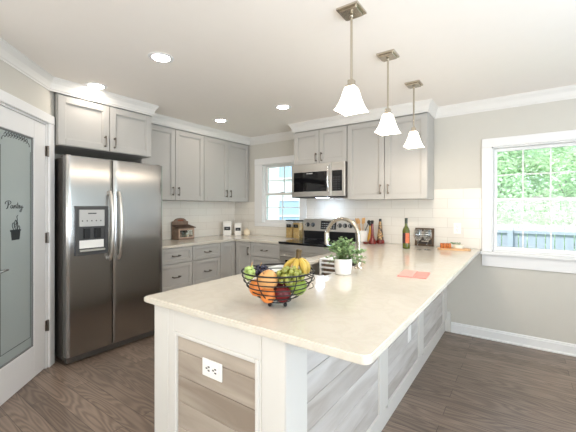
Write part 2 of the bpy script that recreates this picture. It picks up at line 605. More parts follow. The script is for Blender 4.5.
# ---------------------------------------------------------------- windows
def window(name, op, cols, casing, sill_z, apron, y_glass=0.06, mtx=None, cl=None, cr=None):
    X = mtx or Matrix.Identity(4)
    def struct(n, bm, m): bm.transform(X); return globals()['struct'](n, bm, m)
    def link(n, bm, m, p): bm.transform(X); return globals()['link'](n, bm, m, p)
    x0, x1, z0, z1 = op
    bm = new()   # casing around the opening
    cw = casing
    cl = cl or cw; cr = cr or cw
    box(bm, x0 - cl, x0, -0.022, 0.0, z0, z1, 0.003)
    box(bm, x1, x1 + cr, -0.022, 0.0, z0, z1, 0.003)
    box(bm, x0 - cl, x1 + cr, -0.024, 0.0, z1, z1 + cw, 0.003)
    # jamb lining
    box(bm, x0, x0 + 0.012, 0.0, DG, z0, z1); box(bm, x1 - 0.012, x1, 0.0, DG, z0, z1)
    box(bm, x0, x1, 0.0, DG, z1 - 0.012, z1); box(bm, x0, x1, 0.0, DG, z0, z0 + 0.012)
    root = struct(name, bm, 'trim')
    bm = new()
    if apron:
        box(bm, x0 - cw - 0.02, x1 + cw + 0.02, -0.05, 0.0, z0 - 0.03, z0 - 0.001, 0.004)
        box(bm, x0 - cw, x1 + cw, -0.018, 0.0, z0 - 0.03 - apron, z0 - 0.031, 0.003)
    else:
        box(bm, x0 - cl, x1 + cr, -0.022, 0.0, z0 - .05, z0 - 0.001, 0.003)
    link('window_sill', bm, 'trim', root)
    zm = (z0 + z1) / 2 - 0.005
    for nm, za, zb, yo in (('upper_sash', zm - 0.018, z1 - 0.013, y_glass + 0.02), ('lower_sash', z0 + 0.013, zm + 0.018, y_glass - 0.02)):
        bm = new()
        fr = 0.028
        xa, xb = x0 + 0.014, x1 - 0.014
        box(bm, xa, xa + fr, yo - 0.016, yo + 0.016, za, zb, 0.002)
        box(bm, xb - fr, xb, yo - 0.016, yo + 0.016, za, zb, 0.002)
        box(bm, xa + fr, xb - fr, yo - 0.016, yo + 0.016, za, za + (0.04 if nm == 'lower_sash' else 0.03), 0.002)
        box(bm, xa + fr, xb - fr, yo - 0.016, yo + 0.016, zb - 0.03, zb, 0.002)
        ga, gb = xa + fr, xb - fr
        for i in range(1, cols):
            xm = ga + (gb - ga) * i / cols
            box(bm, xm - 0.006, xm + 0.006, yo - 0.008, yo + 0.008, za + 0.03, zb - 0.03)
        zmid = (za + zb) / 2
        box(bm, ga, gb, yo - 0.0075, yo + 0.0075, zmid - 0.006, zmid + 0.006)
        s = link(nm, bm, 'trim', root)
        bm = new(); box(bm, ga, gb, yo - 0.001, yo + 0.001, za + 0.03, zb - 0.03); link('pane', bm, 'glass', s)
    if True:
        bm = new(); box(bm, (x0 + x1) / 2 - 0.03, (x0 + x1) / 2 + 0.03, y_glass - 0.035, y_glass - 0.004, zm + 0.019, zm + 0.03, 0.003)
        link('sash_lock', bm, 'light_grey', root)
    return root


window('window_1', WS, 2, 0.095, 1.06, 0, cl=.155, cr=.098)
window('window_2', WB, 3, 0.088, 0.86, 0.12)
window('window_3', WC, 3, 0.085, 0.86, 0.085)
MR = Matrix.Translation((XR, 0, 0)) @ Matrix.Rotation(-PI / 2, 4, 'Z')
window('window_4', (0.25, 1.35, 0.895, 1.955), 3, 0.085, 0.86, 0.085, mtx=MR)
window('window_5', (1.9, 4.3, 0.35, 2.15), 4, 0.085, 0.86, 0.085, mtx=MR)
MF_ = Matrix.Translation((0, YB, 0)) @ Matrix.Rotation(PI, 4, 'Z')
window('window_6', (-5.4, -2.4, 0.35, 2.15), 4, 0.085, 0.86, 0.085, mtx=MF_)

# ---------------------------------------------------------------- pantry door in the angled wall
def atr(bm): bm.transform(ANG); return bm
bm = new()
for a, b_ in ((DT0 - 0.078, DT0), (DT1, DT1 + 0.078)):
    box(bm, a, b_, 0.0, 0.02, 0.001, 2.045, 0.004)
box(bm, DT0 - 0.078, DT1 + 0.078, 0.0, 0.022, 2.0455, 2.122, 0.004)
box(bm, DT0, DT0 + 0.014, -DG, 0.0, 0.001, 2.045); box(bm, DT1 - 0.014, DT1, -DG, 0.0, 0.001, 2.045)
box(bm, DT0 + .014, DT1 - .014, -DG, 0.0, 2.031, 2.045)
struct('trim_4', atr(bm), 'trim')
d0, d1 = DT0 + 0.018, DT1 - 0.018
gx0, gx1, gz0, gz1 = 0.286, 0.677, 0.255, 1.885
bm = new()
box(bm, d0, gx0, -0.04, -0.004, 0.012, 2.027, 0.002); box(bm, gx1, d1, -0.04, -0.004, 0.012, 2.027, 0.002)
box(bm, gx0, gx1, -0.04, -0.004, 0.012, gz0, 0.002); box(bm, gx0, gx1, -0.04, -0.004, gz1, 2.027, 0.002)
door = struct('door_1', atr(bm), 'trim')
bm = new()
for (a, b_, c, d) in ((gx0, gx0 + 0.012, gz0, gz1), (gx1 - 0.012, gx1, gz0, gz1), (gx0 + .012, gx1 - .012, gz0, gz0 + 0.012), (gx0 + .012, gx1 - .012, gz1 - 0.012, gz1)):
    box(bm, a, b_, -0.03, -0.010, c, d, 0.002)
o = link('glazing_bead', atr(bm), mat('grey_glazing_bead', srgb(120, 122, 122), .5), door)
bm = new(); box(bm, gx0 + 0.012, gx1 - 0.012, -0.026, -0.018, gz0 + 0.012, gz1 - 0.012)
pane = link('frosted_pane', atr(bm), 'frosted', door)
YD = -0.0165


def stroke(bm, pts, r, ox, oz, s, flip=-1, sz=None):
    sz = sz or s
    """a smooth pen stroke lying on the door glass (decal thickness)"""
    P = []
    for i in range(len(pts) - 1):
        p0 = pts[max(i - 1, 0)]; p1 = pts[i]; p2 = pts[i + 1]; p3 = pts[min(i + 2, len(pts) - 1)]
        for t in (0, .25, .5, .75):
            f = lambda a, b, c, d: 0.5 * (2 * b + (c - a) * t + (2 * a - 5 * b + 4 * c - d) * t * t + (3 * b - a - 3 * c + d) * t ** 3)
            P.append((f(p0[0], p1[0], p2[0], p3[0]), f(p0[1], p1[1], p2[1], p3[1])))
    P.append(pts[-1])
    tube(bm, [(ox + flip * x * s, YD, oz + z * sz) for x, z in P], r, 5)


# script word "Pantry"; on this wall the reader's right is towards the hinge (smaller t)
bm = new()
TX, TZ, TS = 0.590, 1.335, 0.0187
r_ = 0.0018
stroke(bm, [(0.9, 3.6), (1.0, 2.0), (0.6, 0.2), (0.0, 0.0)], 0.0028, TX, TZ, TS, -1, .0135)
stroke(bm, [(-0.6, 2.2), (-0.5, 3.2), (0.8, 4.0), (2.2, 3.8), (2.6, 2.9), (1.8, 2.0), (0.9, 1.9)], r_, TX, TZ, TS, -1, .0135)
stroke(bm, [(3.6, 1.5), (2.9, 1.7), (2.4, 0.8), (2.8, 0.0), (3.4, 0.6), (3.7, 1.6), (3.6, 0.3), (4.1, 0.1)], r_, TX, TZ, TS, -1, .0135)
stroke(bm, [(4.1, 0.1), (4.5, 1.6), (4.4, 0.0), (4.8, 1.3), (5.4, 1.6), (5.4, 0.3), (5.8, 0.1)], r_, TX, TZ, TS, -1, .0135)
stroke(bm, [(5.8, 0.1), (6.4, 2.0), (6.6, 3.2), (6.3, 1.0), (6.6, 0.0), (7.1, 0.5)], r_, TX, TZ, TS, -1, .0135)
stroke(bm, [(5.9, 2.2), (7.0, 2.4)], r_, TX, TZ, TS, -1, .0135)
stroke(bm, [(7.1, 0.5), (7.3, 1.7), (7.7, 1.4), (7.6, 0.2), (8.1, 0.2)], r_, TX, TZ, TS, -1, .0135)
stroke(bm, [(8.1, 1.6), (8.2, 0.4), (8.8, 0.3), (9.3, 1.6), (9.2, -0.6), (8.5, -1.9), (7.9, -1.4), (9.4, 0.2), (10.2, 0.8)], r_, TX, TZ, TS, -1, .0135)
link('lettering', atr(bm), 'decal', pane, True)
bm = new()   # potted plant emblem
bx_, bz_, s = 0.490, 1.17, 0.0095
prism(bm, [(-5.6, 0), (5.6, 0), (4.4, -6.5), (-4.4, -6.5)], -0.1, 0.1, Matrix.Translation((bx_, YD, bz_)) @ Matrix.Rotation(PI / 2, 4, 'X') @ Matrix.Scale(s, 4))
box(bm, bx_ - .060, bx_ + .060, YD - .001, YD + .001, bz_, bz_ + .012)
for pts in ([(-2, 1), (-4, 4), (-3, 6.5), (-1, 5), (-2, 3)], [(0, 1), (-1.5, 5), (0, 8.5), (1.5, 6), (0, 3)], [(2, 1), (3.5, 4), (5, 3), (4.5, 1.2)],
            [(0, 5), (2, 8), (1.5, 11), (2.6, 12)], [(1, 1), (2.5, 5), (1.6, 8)]):
    stroke(bm, pts, 0.0022, bx_, bz_, s)
link('plant_emblem', atr(bm), 'decal', pane, True)
bm = new()   # vine scroll across the head of the glass
mx_ = (gx0 + gx1) / 2
for k in range(9):
    x = -4 + k
    zz = 0.35 * (1 - (x / 4.2) ** 2)
    stroke(bm, [(x - 0.5, zz), (x, zz + 0.6), (x + 0.4, zz), (x, zz - 0.4)], 0.0017, mx_, 1.842, 0.030)
    ball(bm, (mx_ - (x + 0.25) * 0.03, YD, 1.842 + (zz + 0.75) * 0.03), 0.0045, 0.0015, 0.0035, 8, 6)
    ball(bm, (mx_ - (x - 0.2) * 0.03, YD, 1.842 + (zz - 0.45) * 0.03), 0.004, 0.0015, 0.003, 8, 6)
stroke(bm, [(-5.2, -1.2), (-4.9, -0.4), (-3.2, 0.1), (0, 0.4), (3.2, 0.1), (4.9, -0.4), (5.2, -1.2)], 0.0018, mx_, 1.842, 0.030)
link('vine_scroll', atr(bm), 'decal', pane, True)
bm = new()   # etched line frame
for (a, b_, c, d) in ((gx0 + .025, gx0 + .028, .335, 1.77), (gx1 - .028, gx1 - .025, .335, 1.77), (gx0 + .025, gx1 - .025, .335, .338)):
    box(bm, a, b_, YD - .001, YD + .0005, c, d)
link('etched_border', atr(bm), 'decal', pane)
bm = new()
for z in (0.36, 1.09, 1.81):
    tube(bm, [(DT0 + 0.012, 0.012, z - 0.045), (DT0 + 0.012, 0.012, z + 0.045)], 0.008, 10)
    box(bm, DT0 - 0.006, DT0 + 0.03, -0.002, 0.006, z - 0.042, z + 0.042)
link('hinge', atr(bm), 'pull', door)
bm = new()   # lever handle
hx = d1 - 0.06
lathe(bm, [(0.0001, 0.0), (0.028, 0.0), (0.028, 0.010), (0.012, 0.014), (0.011, 0.05), (0.0001, 0.05)], (hx, -0.003, 0.925), 20, axis='y')
tube(bm, [(hx, 0.045, 0.925), (hx - 0.03, 0.052, 0.925), (hx - 0.07, 0.05, 0.927), (hx - 0.11, 0.045, 0.925)], 0.009, 10)
link('door_handle', atr(bm), 'chrome', door, True)

# ---------------------------------------------------------------- cabinets
def frame_mtx(face, a0, c, z0):
    """local x along the face, local y out of it (towards the room), z up"""
    if face == '+x':   # face looks to +x; local x runs along -y... keep right-handed: local x = +y reversed
        return Matrix.Translation((c, a0, z0)) @ Matrix(((0, 1, 0, 0), (1, 0, 0, 0), (0, 0, 1, 0), (0, 0, 0, 1)))
    return Matrix.Translation((a0, c, z0)) @ Matrix(((1, 0, 0, 0), (0, -1, 0, 0), (0, 0, 1, 0), (0, 0, 0, 1)))


def shaker(face, a0, a1, z0, z1, c, rail=0.058, g=0.0035, th=0.022):
    w, h = a1 - a0, z1 - z0
    bm = new()
    r = rail
    x0, x1, y0, y1 = g, w - g, g, h - g
    box(bm, x0, x0 + r, 0, th, y0, y1, 0.002); box(bm, x1 - r, x1, 0, th, y0, y1, 0.002)
    box(bm, x0 + r, x1 - r, 0, th, y0, y0 + r, 0.002); box(bm, x0 + r, x1 - r, 0, th, y1 - r, y1, 0.002)
    box(bm, x0 + r, x1 - r, 0, th - 0.015, y0 + r, y1 - r)
    bd = 0.008      # inner bead
    a, b_, cc, d = x0 + r, x1 - r, y0 + r, y1 - r
    box(bm, a, a + bd, th - .015, th - .007, cc, d, .001); box(bm, b_ - bd, b_, th - .015, th - .007, cc, d, .001)
    box(bm, a + bd, b_ - bd, th - .015, th - .007, cc, cc + bd, .001); box(bm, a + bd, b_ - bd, th - .015, th - .007, d - bd, d, .001)
    bm.transform(frame_mtx(face, a0, c, z0))
    return bm


def pull(face, a, z, c, vertical=True, L=0.105):
    bm = new()
    n = 9
    pts, rad = [], []
    for i in range(n):
        t = i / (n - 1) * 2 - 1
        out = 0.024 + 0.008 * (1 - t * t)
        p = (0, out, t * L / 2) if vertical else (t * L / 2, out, -0.006 * (1 - t * t))
        pts.append(p); rad.append(0.0052 + 0.0022 * abs(t))
    tube(bm, pts, 0, 8, radii=rad)
    for sgn in (-1, 1):
        q = (0, 0, sgn * L * 0.4) if vertical else (sgn * L * 0.4, 0, 0)
        tube(bm, [q, (q[0], 0.03, q[2])], 0.005, 8)
        tube(bm, [q, (q[0], 0.004, q[2])], 0.009, 10)
    bm.transform(frame_mtx(face, a, c, z))
    return bm


def cabinet(name, label, cat, face, a0, a1, z0, z1, back, front, doors, drawers=(), toe=False, group=None, rail=0.058, side_bevel=0.0):
    """doors: (a0,a1,z0,z1,handle a,handle z) ; drawers: (a0,a1,z0,z1)"""
    am = (a0 + a1) / 2
    fm = (back + front) / 2
    loc = (fm, am, z0) if face == '+x' else (am, fm, z0)
    t = thing(name, label, cat, loc, 0, group)
    bm = new()
    zt = 0.10 if toe else z0
    if face == '+x': box(bm, back, front, a0 + .001, a1 - .001, zt, z1, 0.001)
    else: box(bm, a0 + .001, a1 - .001, front, back, zt, z1, 0.001)
    if toe:
        s = -1 if face == '+x' else 1
        if face == '+x': box(bm, back, front - 0.06, a0 + .001, a1 - .001, 0.001, 0.10)
        else: box(bm, a0 + .001, a1 - .001, front + 0.06, back, 0.001, 0.10)
    link('body', bm, 'cab', t)
    for (p, q, r, s, ha, hz) in doors:
        d = link('door', shaker(face, p, q, r, s, front, rail), 'cab', t)
        if ha is not None:
            c = front + 0.022 if face == '+x' else front - 0.022
            link('handle', pull(face, ha, hz, c, True), 'pull', d, True)
    for (p, q, r, s) in drawers:
        d = link('drawer', shaker(face, p, q, r, s, front, min(rail, 0.038)), 'cab', t)
        c = front + 0.022 if face == '+x' else front - 0.022
        link('handle', pull(face, (p + q) / 2, (r + s) / 2, c, False), 'pull', d, True)
    return t


ZU0, ZU1 = 1.432, 2.33
UF = 0.31   # box front of wall cabinets (door adds 0.02)
# over the fridge
cabinet('wall_cabinet', 'grey two-door cabinet mounted directly over the refrigerator', 'cabinet', '+x', -2.772, -1.882, 1.885, ZU1, 0.001, 0.59,
        [(-2.770, -2.33, 1.885, ZU1 - .01, -2.375, 1.97), (-2.33, -1.885, 1.885, ZU1 - .01, -2.285, 1.97)])
cabinet('wall_cabinet', 'tall grey two-door wall cabinet on the left wall above the small wooden house', 'cabinet', '+x', -1.838, -0.928, ZU0, ZU1, 0.009, UF,
        [(-1.838, -1.383, ZU0, ZU1 - .01, -1.425, 1.545), (-1.383, -0.928, ZU0, ZU1 - .01, -1.341, 1.545)])
cabinet('wall_cabinet', 'tall grey two-door wall cabinet in the corner above the white canisters', 'cabinet', '+x', -0.926, -0.03, ZU0, ZU1, 0.009, UF,
        [(-0.926, -0.478, ZU0, ZU1 - .01, -0.52, 1.545), (-0.478, -0.03, ZU0, ZU1 - .01, -0.436, 1.545)])
cabinet('wall_cabinet', 'short grey two-door cabinet directly above the microwave', 'cabinet', '-y', 1.403, 2.166, 1.892, ZU1, -0.009, -UF,
        [(1.403, 1.785, 1.892, ZU1 - .01, 1.745, 1.975), (1.785, 2.166, 1.892, ZU1 - .01, 1.825, 1.975)])
cabinet('wall_cabinet', 'tall wide grey two-door wall cabinet right of the microwave, behind the pendants', 'cabinet', '-y', 2.17, 3.068, ZU0, ZU1, -0.009, -UF,
        [(2.17, 2.619, ZU0, ZU1 - .01, 2.575, 1.545), (2.619, 3.068, ZU0, ZU1 - .01, 2.663, 1.545)])

# base cabinets on the left wall
ZB = 0.883
BFX = 0.60
cabinet('base_cabinet', 'grey drawer base cabinet beside the refrigerator', 'cabinet', '+x', -1.828, -1.352, 0, ZB, 0.009, BFX, [],
        [(-1.828, -1.352, 0.70, ZB - .005), (-1.828, -1.352, 0.40, 0.695), (-1.828, -1.352, 0.11, 0.395)], toe=True)
cabinet('base_cabinet', 'grey drawer base cabinet between the refrigerator-side drawers and the corner doors', 'cabinet', '+x', -1.35, -0.902, 0, ZB, 0.009, BFX, [],
        [(-1.35, -0.902, 0.70, ZB - .005), (-1.35, -0.902, 0.40, 0.695), (-1.35, -0.902, 0.11, 0.395)], toe=True)
# corner unit with two doors meeting at the inside corner
t = thing('corner_base_cabinet', 'grey corner base cabinet with two doors meeting at the inside corner', 'cabinet', (0.3, -0.3, 0))
bm = new()
prism(bm, [(0.009, -0.90), (BFX, -0.90), (BFX, -0.60), (0.90, -0.60), (0.90, -0.009), (0.009, -0.009)], 0.10, ZB)
prism(bm, [(0.009, -0.90), (BFX - .06, -0.90), (BFX - .06, -0.54), (0.90, -0.54), (0.90, -0.009), (0.009, -0.009)], 0.001, 0.10)
link('body', bm, 'cab', t)
link('door', shaker('+x', -0.90, -0.628, 0.11, ZB - .005, BFX), 'cab', t)
d = link('door', shaker('-y', 0.628, 0.90, 0.11, ZB - .005, -0.60), 'cab', t)
link('handle', pull('-y', 0.865, 0.76, -0.62, True), 'pull', d, True)
cabinet('base_cabinet', 'grey drawer base cabinet just left of the stove, under the glass jars', 'cabinet', '-y', 0.902, 1.39, 0, ZB, -0.009, -0.60, [],
        [(0.902, 1.39, 0.70, ZB - .005), (0.902, 1.39, 0.40, 0.695), (0.902, 1.39, 0.11, 0.395)], toe=True)
cabinet('base_cabinet', 'narrow grey base cabinet hidden between stove and peninsula', 'cabinet', '-y', 2.172, 2.41, 0, ZB, -0.009, -0.60,
        [(2.172, 2.41, 0.11, ZB - .005, 2.20, 0.76)], toe=True)

# countertops
CT = 0.914


def slab(poly, holes=None, rnd=()):
    bm = new()
    prism(bm, poly, CT - 0.03, CT)
    return bm


def round_poly(poly, idx, r, n=6):
    out = []
    L = len(poly)
    for i, p in enumerate(poly):
        if i not in idx: out.append(p); continue
        a = Vector(poly[i - 1]); b_ = Vector(p); c = Vector(poly[(i + 1) % L])
        u = (a - b_).normalized(); v = (c - b_).normalized()
        ctr = b_ + (u + v) * r
        a0 = math.atan2(-(v.y), -(v.x)); a1 = math.atan2(-(u.y), -(u.x))
        d = (a1 - a0 + PI) % (2 * PI) - PI
        for k in range(n + 1):
            t_ = a0 + d * k / n
            out.append((ctr.x + r * math.cos(t_), ctr.y + r * math.sin(t_)))
    return out


bm = new()
prism(bm, [(0.009, -1.830), (0.635, -1.830), (0.635, -0.635), (1.392, -0.635), (1.392, -0.009), (0.009, -0.009)], CT - 0.03, CT)
bmesh.ops.bevel(bm, geom=[e for e in bm.edges], offset=0.004, segments=2, affect='EDGES')
tag(link('countertop', bm, 'quartz'), 'L-shaped cream quartz countertop along the left wall and up to the stove', 'countertop')

SK = (2.50, 2.86, -2.12, -1.43)   # sink opening
PX0, PX1, PY0 = 2.384, 3.517, -3.046
bm = new()
outer = round_poly([(PX0, PY0), (PX1, PY0), (PX1, -0.009), (2.170, -0.009), (2.170, -0.635), (PX0, -0.635)], (1,), 0.03)
inner = round_poly([(SK[0], SK[2]), (SK[1], SK[2]), (SK[1], SK[3]), (SK[0], SK[3])], (0, 1, 2, 3), 0.03, 4)
for z in (CT - 0.03, CT):
    vo = [bm.verts.new((x, y, z)) for x, y in outer]
    vi = [bm.verts.new((x, y, z)) for x, y in inner]
    eo = [bm.edges.new((vo[i], vo[(i + 1) % len(vo)])) for i in range(len(vo))]
    ei = [bm.edges.new((vi[i], vi[(i + 1) % len(vi)])) for i in range(len(vi))]
    bmesh.ops.triangle_fill(bm, use_beauty=True, edges=eo + ei)
    if z < CT - 0.01: lo = (vo, vi)
    else: hi = (vo, vi)
for a, b_ in ((lo[0], hi[0]), (lo[1], hi[1])):
    for i in range(len(a)):
        j = (i + 1) % len(a)
        bm.faces.new((a[i], a[j], b_[j], b_[i]))
bmesh.ops.recalc_face_normals(bm, faces=bm.faces)
es = [e for e in bm.edges if len(e.link_faces) == 2 and e.link_faces[0].normal.angle(e.link_faces[1].normal) > 1.2 and abs(e.verts[0].co.z - e.verts[1].co.z) < 1e-5]
bmesh.ops.bevel(bm, geom=es, offset=0.005, segments=3, affect='EDGES')
tag(link('countertop', bm, 'quartz', None, True), 'large cream quartz countertop covering the whole peninsula with the sink cut in', 'countertop')

# sink
t = thing('kitchen_sink', 'stainless steel undermount sink set in the peninsula countertop behind the white plant pot', 'sink', (2.68, -1.775, 0.7))
bm = new()
s0, s1, s2, s3 = SK[0] - .012, SK[1] + .012, SK[2] - .012, SK[3] + .012
zb, zt, w = 0.70, CT - 0.031, 0.008
box(bm, s0, s1, s2, s3, zb, zb + w); box(bm, s0, s0 + w, s2, s3, zb + w, zt); box(bm, s1 - w, s1, s2, s3, zb + w, zt)
box(bm, s0 + w, s1 - w, s2, s2 + w, zb + w, zt); box(bm, s0 + w, s1 - w, s3 - w, s3, zb + w, zt)
link('basin', bm, mat('satin_sink_steel', srgb(214, 210, 204), .38, 1.0, var=.03), t)
bm = new()
for i in range(7):
    x = 2.53 + i * 0.05
    tube(bm, [(x, -2.08, zb + .025), (x, -1.46, zb + .025)], .0025, 6)
for y in (-2.06, -1.9, -1.75, -1.6, -1.48):
    tube(bm, [(2.52, y, zb + .02), (2.84, y, zb + .02)], .0025, 6)
link('bottom_grid', bm, 'chrome', t)
bm = new(); lathe(bm, [(0.0001, zb + .0085), (0.045, zb + .0085), (0.045, zb + .012), (0.03, zb + .010), (0.0001, zb + .010)], (2.68, -1.775, 0), 20); link('drain', bm, 'chrome', t)

t = thing('dish_rack', 'low white slatted rack standing in the sink beside the plant pot', 'dish rack', (2.68, -1.55, 0.735))
bm = new(); zr = .735
for y in (-1.64, -1.455):
    for x in (2.545, 2.80): box(bm, x, x + .015, y, y + .012, zr, .925, .001)
box(bm, 2.545, 2.815, -1.64, -1.443, .9255, .935, .002)
link('frame', bm, 'trim', t)
for k in range(5):
    bm = new(); z = .752 + k * .036
    box(bm, 2.561, 2.799, -1.639, -1.631, z, z + .014, .001); link('slat', bm, 'trim', t)
bm = new(); box(bm, 2.561, 2.799, -1.60, -1.595, zr, .92); link('back_panel', bm, 'wood_dark', t)

# faucet
t = thing('kitchen_faucet', 'tall brushed nickel gooseneck faucet arching behind the potted plant', 'faucet', (2.93, -1.76, CT))
bm = new()
fb = Vector((2.93, -1.76, CT)); fd = Vector((-0.27, 0.04, 0))
pts = [fb + Vector((0, 0, 0.0)), fb + Vector((0, 0, .10)), fb + Vector((0, 0, .19))]
R_ = fd.length / 2
for k in range(0, 15):
    a = PI - k / 14 * PI * 1.0
    pts.append(fb + fd * (0.5 + 0.5 * math.cos(a)) + Vector((0, 0, 0.222 + 0.122 * math.sin(a))))
pts.append(fb + fd + Vector((-0.004, 0, 0.215)))
tube(bm, pts, 0.0135, 14)
link('spout', bm, 'nickel', t, True)
bm = new(); e = fb + fd
lathe(bm, [(0.0145, 0.115), (0.0185, 0.12), (0.0185, 0.20), (0.015, 0.216)], (e.x - .004, e.y, CT + .03), 18); link('spray_head', bm, 'nickel', t, True)
bm = new(); lathe(bm, [(0.03, 0.0005), (0.03, 0.006), (0.02, 0.012), (0.019, 0.075), (0.0145, 0.085)], fb, 20); link('base', bm, 'nickel', t, True)
bm = new(); tube(bm, [fb + Vector((0, 0, .05)), fb + Vector((0.02, -.03, .055)), fb + Vector((0.045, -.075, .075))], 0.0065, 10); link('lever_handle', bm, 'nickel', t, True)

# ---------------------------------------------------------------- peninsula base
t = thing('kitchen_peninsula', 'white kitchen peninsula base with whitewashed plank panels in white frames', 'peninsula', (2.8, -1.5, 0))
X0, X1, Y0_, ZT = 2.412, 3.196, -3.01, CT - 0.031
bm = new()
REC = 0.02
hy = -0.64   # the peninsula meets the back run
# core, hollow where the sink sits
box(bm, X0 + REC, X1 - REC, Y0_ + REC, -2.14, 0.10, ZT); box(bm, X0 + REC, X1 - REC, -1.41, -0.009, 0.10, ZT)
box(bm, X0 + REC, X1 - REC, -2.14, -1.41, 0.10, 0.69); box(bm, 2.885, X1 - REC, -2.14, -1.41, 0.69, ZT)
box(bm, X0 + .06, X1 - REC, Y0_ + REC, -0.009, 0.001, 0.10)
box(bm, X0, X0 + REC, Y0_ + .02, -2.14, .10, ZT)
link('body', bm, 'pen_white', t)
bm = new()   # end frame (faces the camera)
ya, yb = Y0_, Y0_ + REC
box(bm, X0, 2.520, ya, yb, 0.001, ZT, .002); box(bm, 3.089, X1, ya, yb, 0.001, ZT, .002)
box(bm, 2.5215, 2.562, ya + .001, yb, 0.001, ZT, .001); box(bm, 3.078, 3.0875, ya + .001, yb, 0.001, ZT, .001)
box(bm, 2.562, 3.078, ya + .001, yb, 0.777, ZT, .001); box(bm, 2.562, 3.078, ya + .001, yb, 0.001, 0.18, .001)
for (p, q, r, s) in ((2.562, 2.589, .18, .777), (3.060, 3.078, .18, .777), (2.589, 3.060, .760, .777), (2.589, 3.060, .18, .197)):
    box(bm, p, q, ya - .006, ya + .010, r, s, .003)
link('end_frame', bm, 'pen_white', t)
# corner post detail and side frame
bm = new()
xa, xb = X1 - REC, X1 + 0.004
stiles = ((Y0_ + .0, -2.87), (-2.08, -1.94), (-1.19, -1.05), (-0.2, -0.009))
for p, q in stiles: box(bm, xa + (0.021 if p < -3 else 0), xb + (0.0 if p < -3 else 0), p if p > -3 else p + .001, q, 0.14, ZT, .001)
for (p, q) in ((-2.87, -2.08), (-1.94, -1.19), (-1.05, -0.2)):
    box(bm, xa, xb, p, q, 0.845, ZT, .001); box(bm, xa, xb, p, q, 0.11, 0.14, .001)
link('side_frame', bm, 'pen_white', t)
bm = new(); box(bm, xa, xb - .002, Y0_ + .021, -2.87, .14, ZT); link('corner_post', bm, 'pen_white', t)
bm = new()
BP2 = [(0, 0.001), (0.045, 0.001), (0.045, 0.012), (0.031, 0.022), (0.031, 0.095), (0.024, 0.105), (0.02, 0.115), (0.008, 0.122), (0, 0.122)]
sweep(bm, [(X1 - .014, -0.035), (X1 - .014, Y0_ + .02)], BP2)
link('base_moulding', bm, 'pen_white', t)


bm = new(); box(bm, X1 - .014, X1 + .042, -.032, -.002, .001, .20, .003); box(bm, X1 + .004, X1 + .034, -.032, -.002, .2005, .215, .003)
link('plinth_block', bm, 'pen_white', t)


def planks(face, a0, a1, z0, z1, c):
    bm = new()
    h = 0.1155
    k = math.floor(z0 / h)
    while k * h < z1:
        za, zb_ = max(z0, k * h + 0.0012), min(z1, (k + 1) * h - 0.0012)
        if zb_ - za > 0.004:
            if face == 'y': box(bm, a0, a1, c, c + .012, za, zb_, .0015)
            else: box(bm, c - .012, c, a0, a1, za, zb_, .0015)
        k += 1
    if face == 'y': box(bm, a0, a1, c + .008, c + .013, z0, z1)
    else: box(bm, c - .013, c - .008, a0, a1, z0, z1)
    return bm


link('plank_panel', planks('y', 2.589, 3.060, .197, .760, Y0_ + .006), 'shiplap_x', t)
for (p, q) in ((-2.87, -2.08), (-1.94, -1.19), (-1.05, -0.2)):
    link('plank_panel', planks('x', p, q, .14, .845, X1 - .008), 'shiplap_y', t)

# outlets
def outlet(face, a, z, c, label, horiz, kind='outlet', root_name='wall_outlet', slot='black'):
    loc = (a, c, z) if face == 'y' else (c, a, z)
    t = thing(root_name, label, kind, loc)
    W, H = (0.118, 0.074) if horiz else (0.072, 0.116)
    bm = new(); box(bm, -W / 2, W / 2, -0.006, 0, -H / 2, H / 2, 0.003, 2)
    mt = Matrix.Translation(loc) if face == 'y' else Matrix.Translation(loc) @ Matrix.Rotation(PI / 2, 4, 'Z')
    bm.transform(mt); link('cover_plate', bm, 'outlet', t)
    if kind == 'outlet':
        for s in (-1, 1):
            bm = new()
            cx_, cz_ = (s * 0.02, 0) if horiz else (0, s * 0.02)
            box(bm, cx_ - .016, cx_ + .016, -.008, -.0055, cz_ - .016, cz_ + .016, .003, 2)
            bm.transform(mt); f = link('socket', bm, 'outlet', t)
            bm = new()
            for (ox, oz) in ((-.0075, .004), (.0075, .004), (0, -.009)):
                if horiz: ox, oz = oz, ox
                box(bm, cx_ + ox - (.0055 if horiz else .0026), cx_ + ox + (.0055 if horiz else .0026), -.0086, -.0078, cz_ + oz - (.0026 if horiz else .0055), cz_ + oz + (.0026 if horiz else .0055))
            bm.transform(mt); link('slots', bm, slot, f)
    else:
        bm = new(); box(bm, -.017, .017, -.009, -.0055, -.033, .033, .002); bm.transform(mt); link('rocker', bm, 'outlet', t)
    return t


outlet('y', 2.821, 0.668, Y0_ + .0055, 'white sideways wall outlet on the plank end panel of the peninsula', True)
outlet('x', -1.44, 0.415, X1 - .0075, 'white upright switch plate on the long plank side of the peninsula', False, 'switch', 'wall_switch')
outlet('y', 3.30, 1.12, -0.0085, 'white upright outlet on the white tiles above the cutting board', False, slot='light_grey')

